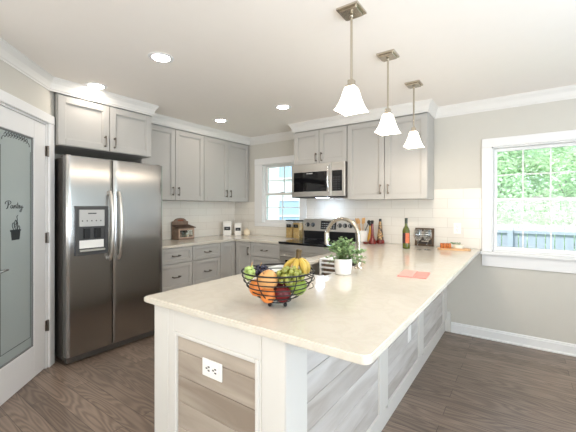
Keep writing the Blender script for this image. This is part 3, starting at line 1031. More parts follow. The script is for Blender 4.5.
# ---------------------------------------------------------------- refrigerator
FXF, FY0, FY1, FZ = 0.75, -2.752, -1.836, 1.785
t = thing('refrigerator', 'large stainless steel side-by-side refrigerator with water dispenser on the left wall', 'refrigerator', (0.4, -2.32, 0))
bm = new(); box(bm, 0.03, 0.66, FY0 + .004, FY1 - .004, 0.03, FZ - 0.012, .004)
link('body', bm, 'fridge_side', t)
FS = -2.360     # split between freezer and fresh-food doors
def fdoor(y0, y1, hole=None):
    bm = new()
    n = 10
    z0, z1 = 0.068, FZ
    def prof(y):
        u = (y - y0) / (y1 - y0)
        return FXF - 0.008 - 0.014 * ((2 * u - 1) ** 20) + 0.002 * (1 - (2 * u - 1) ** 2)
    pts = [(0.672, y0), *[(prof(y0 + (y1 - y0) * k / 28), y0 + (y1 - y0) * k / 28) for k in range(29)], (0.672, y1)]
    prism(bm, pts, z0, z1)
    return bm
bm = fdoor(FY0, FS - .003); dl = link('freezer_door', bm, 'fridge_steel', t, True)
bm = fdoor(FS + .003, FY1); dr = link('fresh_food_door', bm, 'fridge_steel', t, True)
for d, ya in ((dl, FS - .040), (dr, FS + .040)):
    bm = new()
    pts = []
    for k in range(17):
        u = k / 16
        pts.append((FXF + 0.012 + 0.050 * math.sin(PI * u) ** 0.6, ya, 0.86 + 0.63 * u))
    tube(bm, pts, 0, 12, radii=[0.0125 + 0.004 * math.sin(PI * k / 16) for k in range(17)])
    for z in (0.875, 1.475): ball(bm, (FXF + .006, ya, z), .017, .015, .024)
    link('handle', bm, 'steel', d, True)
# dispenser
DY0, DY1, DZ0, DZ1 = -2.690, -2.418, 0.925, 1.355
bm = new()
zc0, zc1 = 1.30, DZ1
xs = FXF - 0.006
box(bm, xs, xs + .018, DY0, DY1, zc1 - .028, zc1, .003); box(bm, xs, xs + .018, DY0, DY1, DZ0, DZ0 + .03, .003)
box(bm, xs, xs + .018, DY0, DY0 + .026, DZ0 + .03, zc1 - .028, .002); box(bm, xs, xs + .018, DY1 - .026, DY1, DZ0 + .03, zc1 - .028, .002)
box(bm, xs, xs + .004, DY0 + .026, DY1 - .026, DZ0 + .03, zc1 - .028)
disp = link('dispenser', bm, 'dark_grey', dl)
bm = new(); box(bm, xs + .004, xs + .016, DY0 + .03, DY1 - .03, 1.175, DZ1 - .032, .002); cp = link('control_panel', bm, 'light_grey', disp)
for k in range(5):
    bm = new(); ball(bm, (xs + .0165, DY0 + .055 + k * .038, 1.225), .001, .006, .006, 8, 6); link('button', bm, 'dark_grey', disp)
bm = new()
box(bm, xs + .0155, xs + .0175, -2.59, -2.52, 1.285, 1.295)
link('maker_mark', bm, 'dark_grey', cp)
bm = new()
for y in (-2.60, -2.51): box(bm, xs + .005, xs + .03, y - .025, y + .025, 1.07, 1.16, .006, 2)
link('paddle', bm, 'black', disp)
bm = new()
box(bm, xs + .006, xs + .03, DY0 + .03, DY1 - .03, .957, .975, .003)
link('drip_tray', bm, 'steel', disp)
bm = new(); box(bm, xs + .004, xs + .0055, DY0 + .034, DY1 - .034, 0.985, 1.055); link('paper_label', bm, 'outlet', disp)
bm = new()
box(bm, 0.661, 0.722, FY0 + .006, FY1 - .006, 0.012, 0.064, .003)
for k in range(4): box(bm, 0.7225, 0.726, FY0 + .05, FY1 - .05, 0.022 + k * .009, 0.026 + k * .009)
link('toe_grille', bm, 'fridge_side', t)
for y in (FY0 + .05, FY1 - .05):
    for x in (.635, .1): bm = new(); lathe(bm, [(0.022, 0.001), (0.022, .029)], (x, y, 0), 12); link('foot', bm, 'dark_grey', t)
for y in (FY0 + .03, FY1 - .03): bm = new(); box(bm, .60, .70, y - .02, y + .02, FZ - .011, FZ + .012, .003); link('hinge_cover', bm, 'fridge_side', t)

# ---------------------------------------------------------------- stove
t = thing('stove', 'stainless steel freestanding electric range with black glass cooktop', 'stove', (1.78, -0.33, 0))
RX0, RX1, RF = 1.397, 2.164, -0.64
bm = new(); box(bm, RX0, RX1, RF + .03, -0.015, 0.04, 0.895, .002); link('body', bm, 'steel', t)
bm = new(); box(bm, RX0 - .001, RX1 + .001, RF - .022, -0.06, 0.896, 0.922, .004, 2); ck = link('cooktop', bm, 'black_glass', t)
for (x, y, r) in ((1.59, -.45, .10), (1.97, -.45, .085), (1.59, -.2, .075), (1.97, -.2, .10)):
    for rr in (r, r * .62):
        bm = new(); tube(bm, [(x + rr * math.cos(a * PI / 16), y + rr * math.sin(a * PI / 16), .9222) for a in range(32)], .0008, 4, closed=True); link('burner_ring', bm, 'dark_grey', ck)
bm = new()   # backguard: slanted steel panel
prism(bm, [(-0.015, 0.90), (-0.06, 0.90), (-0.085, 1.03), (-0.062, 1.19), (-0.03, 1.195), (-0.015, 1.19)], RX0, RX1,
      Matrix(((0, 0, 1, 0), (1, 0, 0, 0), (0, 1, 0, 0), (0, 0, 0, 1))))
bg = link('backguard', bm, 'steel', t)
def bgp(z, out=0.0):   # y on slanted upper face
    return -0.085 + (z - 1.03) / 0.16 * 0.023 - out
bm = new()
prism(bm, [(-0.0605, 0.9225), (-0.066, 0.9225), (-0.088, 1.028), (-0.0845, 1.028)], RX0 + .004, RX1 - .004,
      Matrix(((0, 0, 1, 0), (1, 0, 0, 0), (0, 1, 0, 0), (0, 0, 0, 1))))
link('black_vent_band', bm, 'black', bg)
bm = new()
prism(bm, [(bgp(1.055), 1.055), (bgp(1.055, .003), 1.055), (bgp(1.165, .003), 1.165), (bgp(1.165), 1.165)], 1.665, 1.895,
      Matrix(((0, 0, 1, 0), (1, 0, 0, 0), (0, 1, 0, 0), (0, 0, 0, 1))))
dp = link('display_panel', bm, 'black_glass', bg)
for j in range(3):
    bm = new()
    for k in range(6): box(bm, 1.68 + k * .034, 1.70 + k * .034, bgp(1.075 + j * .028, .0042), bgp(1.075 + j * .028, .003), 1.072 + j * .028, 1.079 + j * .028)
    link('display_marks', bm, 'light_grey', dp)
for x in (1.46, 1.545, 1.945, 2.02, 2.095):
    bm = new()
    y = bgp(1.11)
    lathe(bm, [(0.0001, 0), (0.03, 0), (0.029, -.006), (0.023, -.01), (0.021, -.028), (0.0001, -.03)], (x, y, 1.11), 18, axis='y')
    k = link('knob', bm, 'black', bg, True)
    bm = new(); box(bm, x - .003, x + .003, y - .036, y - .030, 1.092, 1.128, .001); link('knob_grip', bm, 'steel', k)
bm = new()
box(bm, RX0 + .006, RX1 - .006, RF, RF + .028, 0.235, 0.80, .004, 2)
od = link('oven_door', bm, 'steel', t)
bm = new(); box(bm, RX0 + .09, RX1 - .09, RF - .003, RF - .0005, 0.36, 0.70, .001); link('oven_window', bm, 'black_glass', od)
bm = new(); tube(bm, [(RX0 + .05, RF - .05, .755), (RX1 - .05, RF - .05, .755)], .012, 12)
for x in (RX0 + .08, RX1 - .08): tube(bm, [(x, RF - .001, .755), (x, RF - .05, .755)], .009, 10)
link('oven_handle', bm, 'steel', od, True)
bm = new(); box(bm, RX0 + .003, RX1 - .003, RF, RF + .028, 0.808, 0.893, .003); link('front_trim', bm, 'steel', t)
bm = new(); box(bm, RX0 + .006, RX1 - .006, RF, RF + .028, 0.06, 0.228, .004, 2); dw = link('storage_drawer', bm, 'steel', t)
for x in (RX0 + .05, RX1 - .05):
    for y in (RF + .08, -.06): bm = new(); lathe(bm, [(.018, .001), (.018, .039)], (x, y, 0), 12); link('foot', bm, 'black', t)

# ---------------------------------------------------------------- microwave
t = thing('microwave', 'stainless over-the-range microwave with black door window', 'microwave', (1.785, -.2, 1.49))
MX0, MX1, MF, MZ0, MZ1 = 1.404, 2.165, -0.385, 1.468, 1.889
bm = new(); box(bm, MX0, MX1, MF + .02, -.010, MZ0, MZ1, .003); link('body', bm, 'fridge_side', t)
bm = new()
dx1 = 1.985
box(bm, MX0, dx1, MF, MF + .019, MZ0 + .012, MZ1, .004, 2)
d = link('door', bm, 'steel', t)
bm = new(); box(bm, MX0 + .035, dx1 - .06, MF - .002, MF - .0005, MZ0 + .075, MZ1 - .10, .001); wv = link('window', bm, 'black_glass', d)
bm = new(); box(bm, MX0 + .23, MX0 + .32, MF - .003, MF - .0022, MZ1 - .125, MZ1 - .115); link('maker_mark', bm, 'light_grey', wv)
bm = new(); pts = [(dx1 - .028, MF - .012 - .034 * math.sin(PI * k / 12) ** .7, MZ0 + .05 + .335 * k / 12) for k in range(13)]
tube(bm, pts, .0105, 12); link('handle', bm, 'chrome', d, True)
bm = new(); box(bm, dx1 + .002, MX1, MF, MF + .019, MZ0 + .012, MZ1, .004, 2); c = link('control_side', bm, 'steel', t)
bm = new(); box(bm, dx1 + .012, MX1 - .035, MF - .002, MF - .0005, MZ0 + .075, MZ1 - .10, .001); k = link('control_panel', bm, 'black_glass', c)
bm = new()
for i in range(3):
    for j in range(6): box(bm, dx1 + .028 + i * .034, dx1 + .045 + i * .034, MF - .003, MF - .0021, MZ0 + .095 + j * .028, MZ0 + .104 + j * .028)
link('keypad_marks', bm, 'dark_grey', k)
bm = new(); box(bm, MX0 + .004, MX1 - .004, MF + .006, MF + .019, MZ0, MZ0 + .0115, .001); link('bottom_vent', bm, 'black', t)
bm = new(); box(bm, 1.70, 1.86, -.26, -.20, MZ0 - .003, MZ0 - .0005, .001); link('cooktop_lamp', bm, mat('cool_lamp_lens', (1, 1, 1), .4, var=0, emit=(.62, .78, 1.0), estr=60), t)

# ---------------------------------------------------------------- ceiling lights
CANS = [(0.731, -2.51, 'round recessed ceiling light nearest the refrigerator'),
        (1.711, -2.506, 'round recessed ceiling light in the middle of the room, largest of the four'),
        (1.735, -1.027, 'round recessed ceiling light in front of the microwave cabinet'),
        (0.761, -1.031, 'round recessed ceiling light nearest the back left corner')]
EXTRA = [(2.7, -5.7)]  # unseen can added behind the camera for more light
can = None
for i, (x, y, lb) in enumerate(CANS + [(a, b_, 'added round recessed ceiling light, unseen behind the camera') for a, b_ in EXTRA]):
    if can is None:
        can = thing('recessed_light', lb, 'ceiling light', (x, y, ZC), 0, 'recessed ceiling lights')
        bm = new()
        lathe(bm, [(0.060, -0.002), (0.066, -0.007), (0.088, -0.004), (0.090, -0.0005)], (x, y, ZC), 32, False, False)
        link('trim_ring', bm, 'trim', can, True)
        bm = new(); lathe(bm, [(0.0001, -0.0025), (0.060, -0.0025)], (x, y, ZC), 32, False, False)
        link('lens', bm, 'lamp', can)
    else:
        dup(can, (x, y, ZC), 0, lb)

# pendants
PEN = [(3.095, -2.24, 'brushed nickel pendant with white glass shade, nearest of the three'),
       (3.082, -1.592, 'brushed nickel pendant with white glass shade, middle of the three'),
       (3.085, -0.912, 'brushed nickel pendant with white glass shade, farthest and closest to the back wall')]
pen = None
for x, y, lb in PEN:
    if pen is None:
        pen = thing('pendant_light', lb, 'pendant light', (x, y, ZC), 0, 'pendants above the peninsula')
        bm = new(); box(bm, x - .064, x + .064, y - .064, y + .064, ZC - .014, ZC - .0005, .002); box(bm, x - .05, x + .05, y - .05, y + .05, ZC - .026, ZC - .012, .003)
        link('canopy', bm, 'nickel', pen)
        bm = new(); tube(bm, [(x, y, ZC - .026), (x, y, 2.045)], .0068, 10); ball(bm, (x, y, ZC - .034), .011)
        link('rod', bm, 'nickel', pen, True)
        bm = new(); box(bm, x - .017, x + .017, y - .017, y + .017, 2.018, 2.05, .003); box(bm, x - .026, x + .026, y - .026, y + .026, 2.012, 2.019, .001)
        link('socket_cap', bm, 'nickel', pen)
        bm = new()   # flared square shade, open below, with wall thickness
        prof = [(0.025, 2.011), (0.031, 1.997), (0.037, 1.972), (0.044, 1.945), (0.053, 1.918), (0.064, 1.894), (0.073, 1.880)]
        prof2 = [(0.069, 1.880), (0.060, 1.897), (0.049, 1.921), (0.040, 1.947), (0.033, 1.972), (0.022, 2.005)]
        rings = []
        for r, z in prof + prof2:
            ring = []
            for kx, ky in ((-1, -1), (0, -1), (1, -1), (1, 0), (1, 1), (0, 1), (-1, 1), (-1, 0)):
                dip = 0.003 * (1 if kx and ky else 0) * max(0, (r - .04) / .035)
                bow = 0.985 if not (kx and ky) else 1.0
                ring.append(bm.verts.new((x + kx * r * bow, y + ky * r * bow, z - dip)))
            rings.append(ring)
        for a, b_ in zip(rings, rings[1:]):
            for i in range(8): bm.faces.new((a[i], a[(i + 1) % 8], b_[(i + 1) % 8], b_[i]))
        bm.faces.new(rings[0]); bm.faces.new(rings[-1])
        link('glass_shade', bm, 'shade', pen, True)
        bm = new(); ball(bm, (x, y, 1.935), .02, .02, .028); link('bulb', bm, 'shade', pen, True)
    else:
        dup(pen, (x, y, ZC), 0, lb)
    ld = bpy.data.lights.new('pendant_bulb', 'POINT'); ld.energy = PENDANT_W; ld.color = (1, .86, .70); ld.shadow_soft_size = .02
    lo_ = bpy.data.objects.new('pendant_bulb', ld); COL.objects.link(lo_); lo_.location = (x, y, 1.880)

# ---------------------------------------------------------------- things on the left counter
T = CT + 0.0005


def at_box(name_label, ctr, rz): return Matrix.Translation(ctr) @ Matrix.Rotation(rz, 4, 'Z')


# small wooden house display
M['house_glass'] = clear_glass('small_pane_glass', (0.9, 0.93, 0.9), 0.2)
hc = (0.105, -1.095, T)
t = thing('display_house', 'small distressed brown wooden house with arched back on the left counter', 'decoration', hc)
HM = Matrix.Translation(hc) @ Matrix.Rotation(PI / 2, 4, 'Z')     # local -y faces +x
W2, D2, H1 = 0.125, 0.075, 0.15
bm = new()
box(bm, -W2, W2, -D2, D2, 0, .018, .002)
box(bm, -W2, -W2 + .01, -D2 + .02, D2 - .012, .018, H1); box(bm, W2 - .01, W2, -D2 + .02, D2 - .012, .018, .05); box(bm, W2 - .01, W2, -D2 + .02, D2 - .012, .125, H1)
bm.transform(HM); link('house_body', bm, 'wood_dark', t)
bm = new()
for x in (-W2, W2 - .018): box(bm, x, x + .018, -D2, -D2 + .02, .0185, H1, .002)
box(bm, -W2 + .018, W2 - .018, -D2, -D2 + .02, H1 - .026, H1, .002); box(bm, -W2 + .018, W2 - .018, -D2, -D2 + .02, .0185, .032, .002)
bm.transform(HM); link('front_frame', bm, mat('worn_pink_wood', srgb(190, 162, 142), .7, var=.3, scale=30), t)
bm = new()
poly = [(-W2 - .004, 0), (W2 + .004, 0), (W2 + .004, .235)] + [((W2 - .03) * math.cos(a * PI / 10), .245 + .04 * math.sin(a * PI / 10)) for a in range(0, 11)] + [(-W2 - .004, .235)]
prism(bm, poly, -.006, .006, Matrix.Translation((0, D2 - .006, .001)) @ Matrix.Rotation(PI / 2, 4, 'X'))
bm.transform(HM); bk = link('arched_back', bm, 'wood_dark', t)
bm = new(); prism(bm, [(-.05, .243), (.05, .243), (.035, .262), (-.035, .262)], -.002, .002, Matrix.Translation((0, D2 - .0145, .001)) @ Matrix.Rotation(PI / 2, 4, 'X')); bm.transform(HM)
link('rooster_plaque', bm, mat('rust_red', srgb(150, 84, 64), .7), bk)
bm = new()
prism(bm, [(-D2 - .02, H1), (-D2 - .02, H1 + .010), (D2 - .014, H1 + .042), (D2 - .014, H1 + .032)], -W2 - .012, W2 + .012, Matrix(((0, 0, 1, 0), (1, 0, 0, 0), (0, 1, 0, 0), (0, 0, 0, 1))))
bm.transform(HM); link('slanted_lid', bm, mat('dark_lid_wood', srgb(92, 72, 60), .7, var=.3, scale=30), t)
bm = new(); box(bm, -W2 + .018, W2 - .018, -D2 + .004, -D2 + .007, .032, H1 - .03); bm.transform(HM); link('front_pane', bm, 'house_glass', t)
for i, (x, c) in enumerate(((-.06, (.25, .12, .05)), (0.0, (.05, .09, .03)), (.055, (.35, .28, .12)))):
    bm = new(); lathe(bm, [(.022, 0), (.024, .01), (.024, .055), (.014, .068), (.014, .08)], (x, -.01, .0185), 14); bm.transform(HM)
    p = HM @ Vector((x, -.01, .0185))
    j = thing('spice_jar', ('small brown jar standing at the left inside the wooden house', 'small dark green jar in the middle inside the wooden house', 'small tan jar standing at the right inside the wooden house')[i], 'jar', p, 0, 'jars inside the wooden house')
    link('jar_body', bm, mat('jar_fill', c, .3, var=.3, scale=90), j, True)
    bm = new(); lathe(bm, [(.016, .0805), (.016, .092)], (x, -.01, .0185), 14); bm.transform(HM); link('lid', bm, 'black', j)


def canister(label, x, y, rz, w, h):
    c = (x, y, T)
    t = thing('canister', label, 'canister', c, rz, 'white canisters in the corner')
    X = Matrix.Translation(c) @ Matrix.Rotation(rz, 4, 'Z')
    bm = new(); box(bm, -w, w, -w, w, 0, h * .88, .006, 2); bm.transform(X); b = link('canister_body', bm, 'white_ceramic', t)
    bm = new(); box(bm, -w - .003, w + .003, -w - .003, w + .003, h * .885, h * .97, .005, 2); box(bm, -.012, .012, -.012, .012, h * .97, h, .003); bm.transform(X); link('lid', bm, 'white_ceramic', t)
    bm = new(); box(bm, -w * .75, w * .75, -w - .0015, -w - .0005, h * .36, h * .60); bm.transform(X); l = link('label_plate', bm, 'black', b)
    bm = new()
    for k in range(4): box(bm, -w * .3 + k * w * .16, -w * .3 + k * w * .16 + w * .09, -w - .0022, -w - .0016, h * .465, h * .495)
    bm.transform(X); link('label_marks', bm, 'light_grey', l)


canister('white square canister with black label, the taller left one in the corner', 0.135, -0.30, 0.75, 0.062, 0.225)
canister('white square canister with black label, the smaller right one beside the cream crock', 0.25, -0.185, 0.75, 0.052, 0.195)
# small cream crock
t = thing('cream_crock', 'small round cream ceramic crock beside the white canisters', 'crock', (0.40, -0.15, T))
bm = new(); lathe(bm, [(.03, 0), (.048, .015), (.055, .045), (.048, .075), (.034, .088), (.030, .086), (.0001, .086)], (0.40, -0.15, T), 24); link('crock_body', bm, mat('cream_ceramic', srgb(236, 220, 192), .35), t, True)
bm = new(); lathe(bm, [(.028, .088), (.026, .098), (.008, .104), (.010, .116), (.0001, .120)], (0.40, -0.15, T), 20); link('lid', bm, mat('cream_ceramic_lid', srgb(232, 214, 184), .35), t, True)

# glass storage jars beside the stove
M['pasta'] = mat('dry_pasta', srgb(206, 156, 96), .6, var=1.0, scale=110)
for i, (x, y, lb) in enumerate(((1.205, -.115, 'square glass jar of pasta with black lid, left of the two beside the stove'), (1.325, -.115, 'square glass jar of pasta with black lid, right of the two, touching the stove side'))):
    c = (x, y, T); h = .25
    t = thing('storage_jar', lb, 'jar', c, 0, 'glass jars beside the stove')
    bm = new(); box(bm, x - .053, x + .053, y - .053, y + .053, T, T + h - .012, .006, 2); g = link('glass_body', bm, 'glassware', t)
    bm = new(); box(bm, x - .048, x + .048, y - .048, y + .048, T + .004, T + h * (.62 if i == 0 else .86), .004); link('pasta', bm, 'pasta', t)
    bm = new(); box(bm, x - .055, x + .055, y - .055, y + .055, T + h - .011, T + h + .006, .004, 2); link('lid', bm, 'black', t)
    bm = new(); box(bm, x - .038, x + .038, y - .0555, y - .0535, T + h * .60, T + h * .78, .0005); l = link('label_plate', bm, 'black', t)
    bm = new(); box(bm, x - .014, x + .014, y - .0562, y - .0556, T + h * .69, T + h * .70); link('label_marks', bm, 'light_grey', l)

# ---------------------------------------------------------------- right of the stove
c = (2.275, -.13, T)
t = thing('utensil_crock', 'white ceramic crock holding wooden spoons beside the stove', 'crock', c)
bm = new(); lathe(bm, [(.055, 0), (.064, .005), (.068, .02), (.070, .135), (.073, .15), (.068, .15), (.064, .14), (.060, .012), (.0001, .012)], c, 28, True, True); link('crock_body', bm, 'white_ceramic', t, True)
def cpt(a, r, z): return Vector((c[0] + r * math.cos(a), c[1] + r * math.sin(a), c[2] + z))
UT = [('wooden_spoon', 'round-headed wooden spoon standing at the left in the white crock', 3.5, .026, 'wood_light'),
      ('wooden_spoon', 'wooden spoon with tilted oval head in the middle of the white crock', 4.4, .020, 'wood_light'),
      ('wooden_spatula', 'flat pale wooden spatula standing at the right in the white crock', 5.3, .022, 'wood_light'),
      ('ladle', 'dark ladle leaning far right out of the white crock', 6.2, .021, 'black')]
for nm, lb, a, rr, mt in UT:
    b0 = cpt(a + PI, .02, .0185); top = cpt(a, .058 if nm != 'ladle' else .080, .235)
    dr = (top - b0).normalized()
    u = thing(nm, lb, 'utensil', b0, 0, 'utensils in the white crock')
    bm = new(); tube(bm, [b0, top], .0052, 8); link('stem', bm, mt, u, True)
    bm = new(); m_ = dr.to_track_quat('Z', 'Y').to_matrix().to_4x4()
    if nm == 'wooden_spatula': box(bm, -.024, .024, -.004, .004, 0, .075, .003); bm.transform(Matrix.Translation(top) @ m_ @ Matrix.Rotation(.5, 4, 'Z'))
    elif nm == 'ladle': ball(bm, top + dr * .02, .024, .018, .026)
    else: ball(bm, (0, 0, .032), .024, .008, .038, mtx=None); bm.transform(Matrix.Translation(top) @ m_ @ Matrix.Rotation(.6 if rr > .023 else .2, 4, 'Z'))
    link('head', bm, mt, u, True)


def bottle(name, label, x, y, prof, m, cap, capm, group=None, extra=None):
    t = thing(name, label, 'bottle', (x, y, T), 0, group)
    bm = new(); lathe(bm, prof, (x, y, T), 24); b = link('glass_body', bm, m, t, True)
    bm = new(); lathe(bm, cap, (x, y, T), 16); link('cap', bm, capm, t, True)
    if extra: extra(t, b, x, y)
    return t


M['red_oil'] = mat('red_infused_oil', srgb(112, 26, 16), .12, var=.5, scale=40, coat=.5)
M['yellow_oil'] = mat('yellow_oil', srgb(206, 152, 34), .12, var=.15, scale=30, coat=.5)
M['layers'] = mat('layered_dried_beans', srgb(150, 110, 70), .2, var=.9, scale=45, coat=.5, stretch=(1, 1, 1.4))
_nt = M['layers'].node_tree
_r = _nt.nodes.new('ShaderNodeValToRGB'); _r.color_ramp.interpolation = 'CONSTANT'
_r.color_ramp.elements[0].color = srgb(66, 40, 26); _r.color_ramp.elements[1].position = .5; _r.color_ramp.elements[1].color = srgb(206, 170, 112)
_e = _r.color_ramp.elements.new(.6); _e.color = srgb(130, 40, 24)
_nt.links.new([n for n in _nt.nodes if n.type == 'TEX_NOISE'][0].outputs[0], _r.inputs[0])
_nt.links.new(_r.outputs[0], _nt.nodes['Principled BSDF'].inputs['Base Color'])
bottle('oil_bottle', 'yellow oil bottle with dark stopper, left of the three infused bottles', 2.366, -.11,
       [(.030, 0), (.034, .01), (.034, .06), (.020, .11), (.0125, .15), (.0115, .21)], 'yellow_oil', [(.014, .2105), (.017, .22), (.014, .238), (.007, .243)], 'black', 'infused oil bottles')
bottle('oil_bottle', 'slim-necked red infused oil bottle with black stopper, middle of the three', 2.420, -.175,
       [(.046, 0), (.052, .010), (.048, .03), (.026, .06), (.018, .10), (.0155, .16), (.0145, .235)], 'red_oil', [(.0145, .2355), (.016, .25), (.020, .262), (.018, .275), (.008, .278)], 'black', 'infused oil bottles')
bottle('oil_bottle', 'tall bottle of layered dried beans with red base, right of the three', 2.484, -.088,
       [(.040, .045), (.034, .10), (.026, .16), (.022, .22), (.015, .262)], 'layers', [(.016, .2625), (.016, .29), (.012, .294)], 'black', 'infused oil bottles',
       lambda t, b, x, y: link('red_filling', lathe(new(), [(.042, 0), (.048, .01), (.047, .03), (.0402, .0448)], (x, y, T), 24), 'red_oil', t, True))
bm = new(); lathe(bm, [(.022, 0), (.030, .008), (.034, .022), (.033, .024), (.0001, .014)], (2.362, -.235, T), 20)
tag(link('small_red_dish', bm, 'red_oil', None, True), 'small low red dish in front of the yellow oil bottle', 'dish')

# wine bottle
M['wine_glass'] = mat('olive_green_bottle', srgb(84, 90, 24), .08, var=.15, coat=.6, scale=6)
M['wine_dark'] = mat('dark_green_foil', srgb(34, 44, 24), .3)
def wlabel(t, b, x, y):
    bm = new()
    n = 14
    # paper label wrapped on the side that faces the room
    for half in (0, 1):
      bm = new(); a0, a1 = ((-PI * .78, -PI * .47), (-PI * .468, -PI * .10))[half]
      for k in range(n):
        p, q = a0 + (a1 - a0) * k / n, a0 + (a1 - a0) * (k + 1) / n
        v = [bm.verts.new((x + r_ * math.cos(a), y + r_ * math.sin(a), T + z)) for r_, a, z in ((.0380, p, .060), (.0380, q, .060), (.0386, q, .060), (.0386, p, .060), (.0380, p, .165), (.0380, q, .165), (.0386, q, .165), (.0386, p, .165))]
        for f in ((0, 1, 2, 3), (7, 6, 5, 4), (0, 4, 5, 1), (3, 2, 6, 7)): bm.faces.new([v[i] for i in f])
      bmesh.ops.remove_doubles(bm, verts=bm.verts, dist=1e-5)
      link('paper_label', bm, mat('label_paper', (srgb(60, 34, 40), srgb(208, 112, 78))[half], .6, var=.3, scale=60), b)
bottle('wine_bottle', 'olive green wine bottle with orange label standing next to two wine glasses', 2.880, -.42,
       [(.030, 0), (.0365, .004), (.0375, .02), (.0375, .185), (.030, .212), (.016, .232), (.0135, .25), (.0135, .262)], 'wine_glass',
       [(.0145, .2625), (.0145, .308), (.0155, .309), (.0155, .316), (.013, .318)], 'wine_dark', None, wlabel)
# wine glasses
def wine_glass(label, x, y):
    t = thing('wine_glass', label, 'wine glass', (x, y, T), 0, 'wine glasses by the wine bottle')
    bm = new(); lathe(bm, [(.034, 0), (.034, .002), (.008, .006), (.0045, .012), (.0045, .085), (.010, .092)], (x, y, T), 24); link('stem', bm, 'glassware', t, True)
    bm = new(); lathe(bm, [(.010, .0925), (.030, .107), (.041, .135), (.041, .16), (.034, .205), (.0325, .205), (.039, .16), (.039, .136), (.028, .11), (.004, .097)], (x, y, T), 28, True, True); link('bowl', bm, 'glassware', t, True)
wine_glass('clear empty wine glass, left one, touching the bottle side', 3.005, -.452)
wine_glass('clear empty wine glass, right one, in front of the dark picture frame', 3.088, -.415)
# picture frame leaning on the wall
t = thing('picture_frame', 'dark brown square picture frame leaning behind the wine glasses', 'picture frame', (3.0, -.05, T))
FM = Matrix.Translation((2.975, -.06, T)) @ Matrix.Rotation(-.12, 4, 'X')
fw, fh, fr = .100, .20, .022
bm = new()
box(bm, -fw, -fw + fr, -.01, .008, 0, fh, .002); box(bm, fw - fr, fw, -.01, .008, 0, fh, .002); box(bm, -fw + fr, fw - fr, -.01, .008, 0, fr, .002); box(bm, -fw + fr, fw - fr, -.01, .008, fh - fr, fh, .002)
bm.transform(FM); link('frame', bm, mat('weathered_brown_frame', srgb(84, 66, 48), .6, var=.4, scale=30), t)
bm = new(); box(bm, -fw + fr, fw - fr, -.004, .006, fr, fh - fr); bm.transform(FM); pr = link('print', bm, mat('dark_chalk_print', srgb(52, 46, 42), .6, var=.3, scale=20), t)
bm = new()
box(bm, -.05, .05, -.0052, -.0042, .125, .135); box(bm, -.04, .04, -.0052, -.0042, .15, .157); box(bm, -.045, .03, -.0052, -.0042, .105, .112); box(bm, -.03, .045, -.0052, -.0042, .05, .056)
bm.transform(FM); link('print_marks', bm, mat('chalk_marks', srgb(200, 190, 175), .7), pr)

# cutting board with bread, cheese and herbs
bc = Vector((3.300, -.235, T))
BM_ = Matrix.Translation(bc) @ Matrix.Rotation(.32, 4, 'Z')
bm = new(); prism(bm, round_poly([(-.15, -.065), (.15, -.065), (.15, .065), (-.15, .065)], (0, 1, 2, 3), .035), 0, .016); bmesh.ops.bevel(bm, geom=list(bm.edges), offset=.002, affect='EDGES'); bm.transform(BM_)
tag(link('cutting_board', bm, 'wood_board'), 'oval wooden cutting board near the right end of the counter under the window', 'cutting board')
M['crust'] = mat('bread_crust', srgb(196, 112, 52), .6, var=.35, scale=40, bump=.4)
M['crumb'] = mat('bread_crumb', srgb(238, 206, 158), .8, var=.15, scale=90)
for i, x in enumerate((-.115, -.09, -.065, -.04)):
    t = thing('bread_slice', ('crusty bread slice, outermost left of the row on the cutting board', 'crusty bread slice, second from the left on the cutting board', 'crusty bread slice, third from the left on the cutting board', 'crusty bread slice, nearest the white cheese on the cutting board')[i], 'bread', BM_ @ Vector((x, -.01, .0165)), 0, 'bread slices on the cutting board')
    TM = BM_ @ Matrix.Translation((x, -.01, .0168)) @ Matrix.Rotation(PI / 2, 4, 'Y') @ Matrix.Rotation(PI / 2, 4, 'Z')
    sl = [(-.035, 0), (.035, 0), (.04, .02), (.034, .038), (.012, .048), (-.012, .048), (-.034, .038), (-.04, .02)]
    bm = new(); prism(bm, sl, -.009, .009, TM @ Matrix.Identity(4)); link('crust', bm, 'crust', t)
    bm = new(); prism(bm, [(a * .85, b_ * .85 + .003) for a, b_ in sl], .0091, .0098, TM); link('crumb', bm, 'crumb', t)
t = thing('cheese', 'white wheel of soft cheese beside the bread slices on the cutting board', 'cheese', BM_ @ Vector((.045, .01, .0165)))
bm = new(); lathe(bm, [(.043, 0), (.047, .005), (.047, .03), (.043, .035)], BM_ @ Vector((.045, .01, .0165)), 28); link('rind', bm, mat('white_cheese_rind', srgb(240, 232, 214), .6, var=.04), t, True)
bm = new()
rnd = random.Random(3)
hb = BM_ @ Vector((.005, .01, .057))
for k in range(46):
    a = rnd.uniform(0, 2 * PI); r = rnd.uniform(0, .042); zz = rnd.uniform(0, .014)
    p = hb + Vector((r * math.cos(a) * 1.5, r * math.sin(a) * .6, zz))
    q = Matrix.Translation(p) @ Matrix.Rotation(rnd.uniform(0, 6.3), 4, 'Z') @ Matrix.Rotation(rnd.uniform(-.7, .7), 4, 'X')
    bmesh.ops.create_uvsphere(bm, u_segments=8, v_segments=5, radius=1, matrix=q @ Matrix.Diagonal((.011, .005, .0012, 1)))
tag(link('herb_sprigs', bm, mat('green_herbs', srgb(82, 130, 66), .6, var=.3, scale=40)), 'sprigs of green herbs lying on top of the bread and cheese', 'herbs')

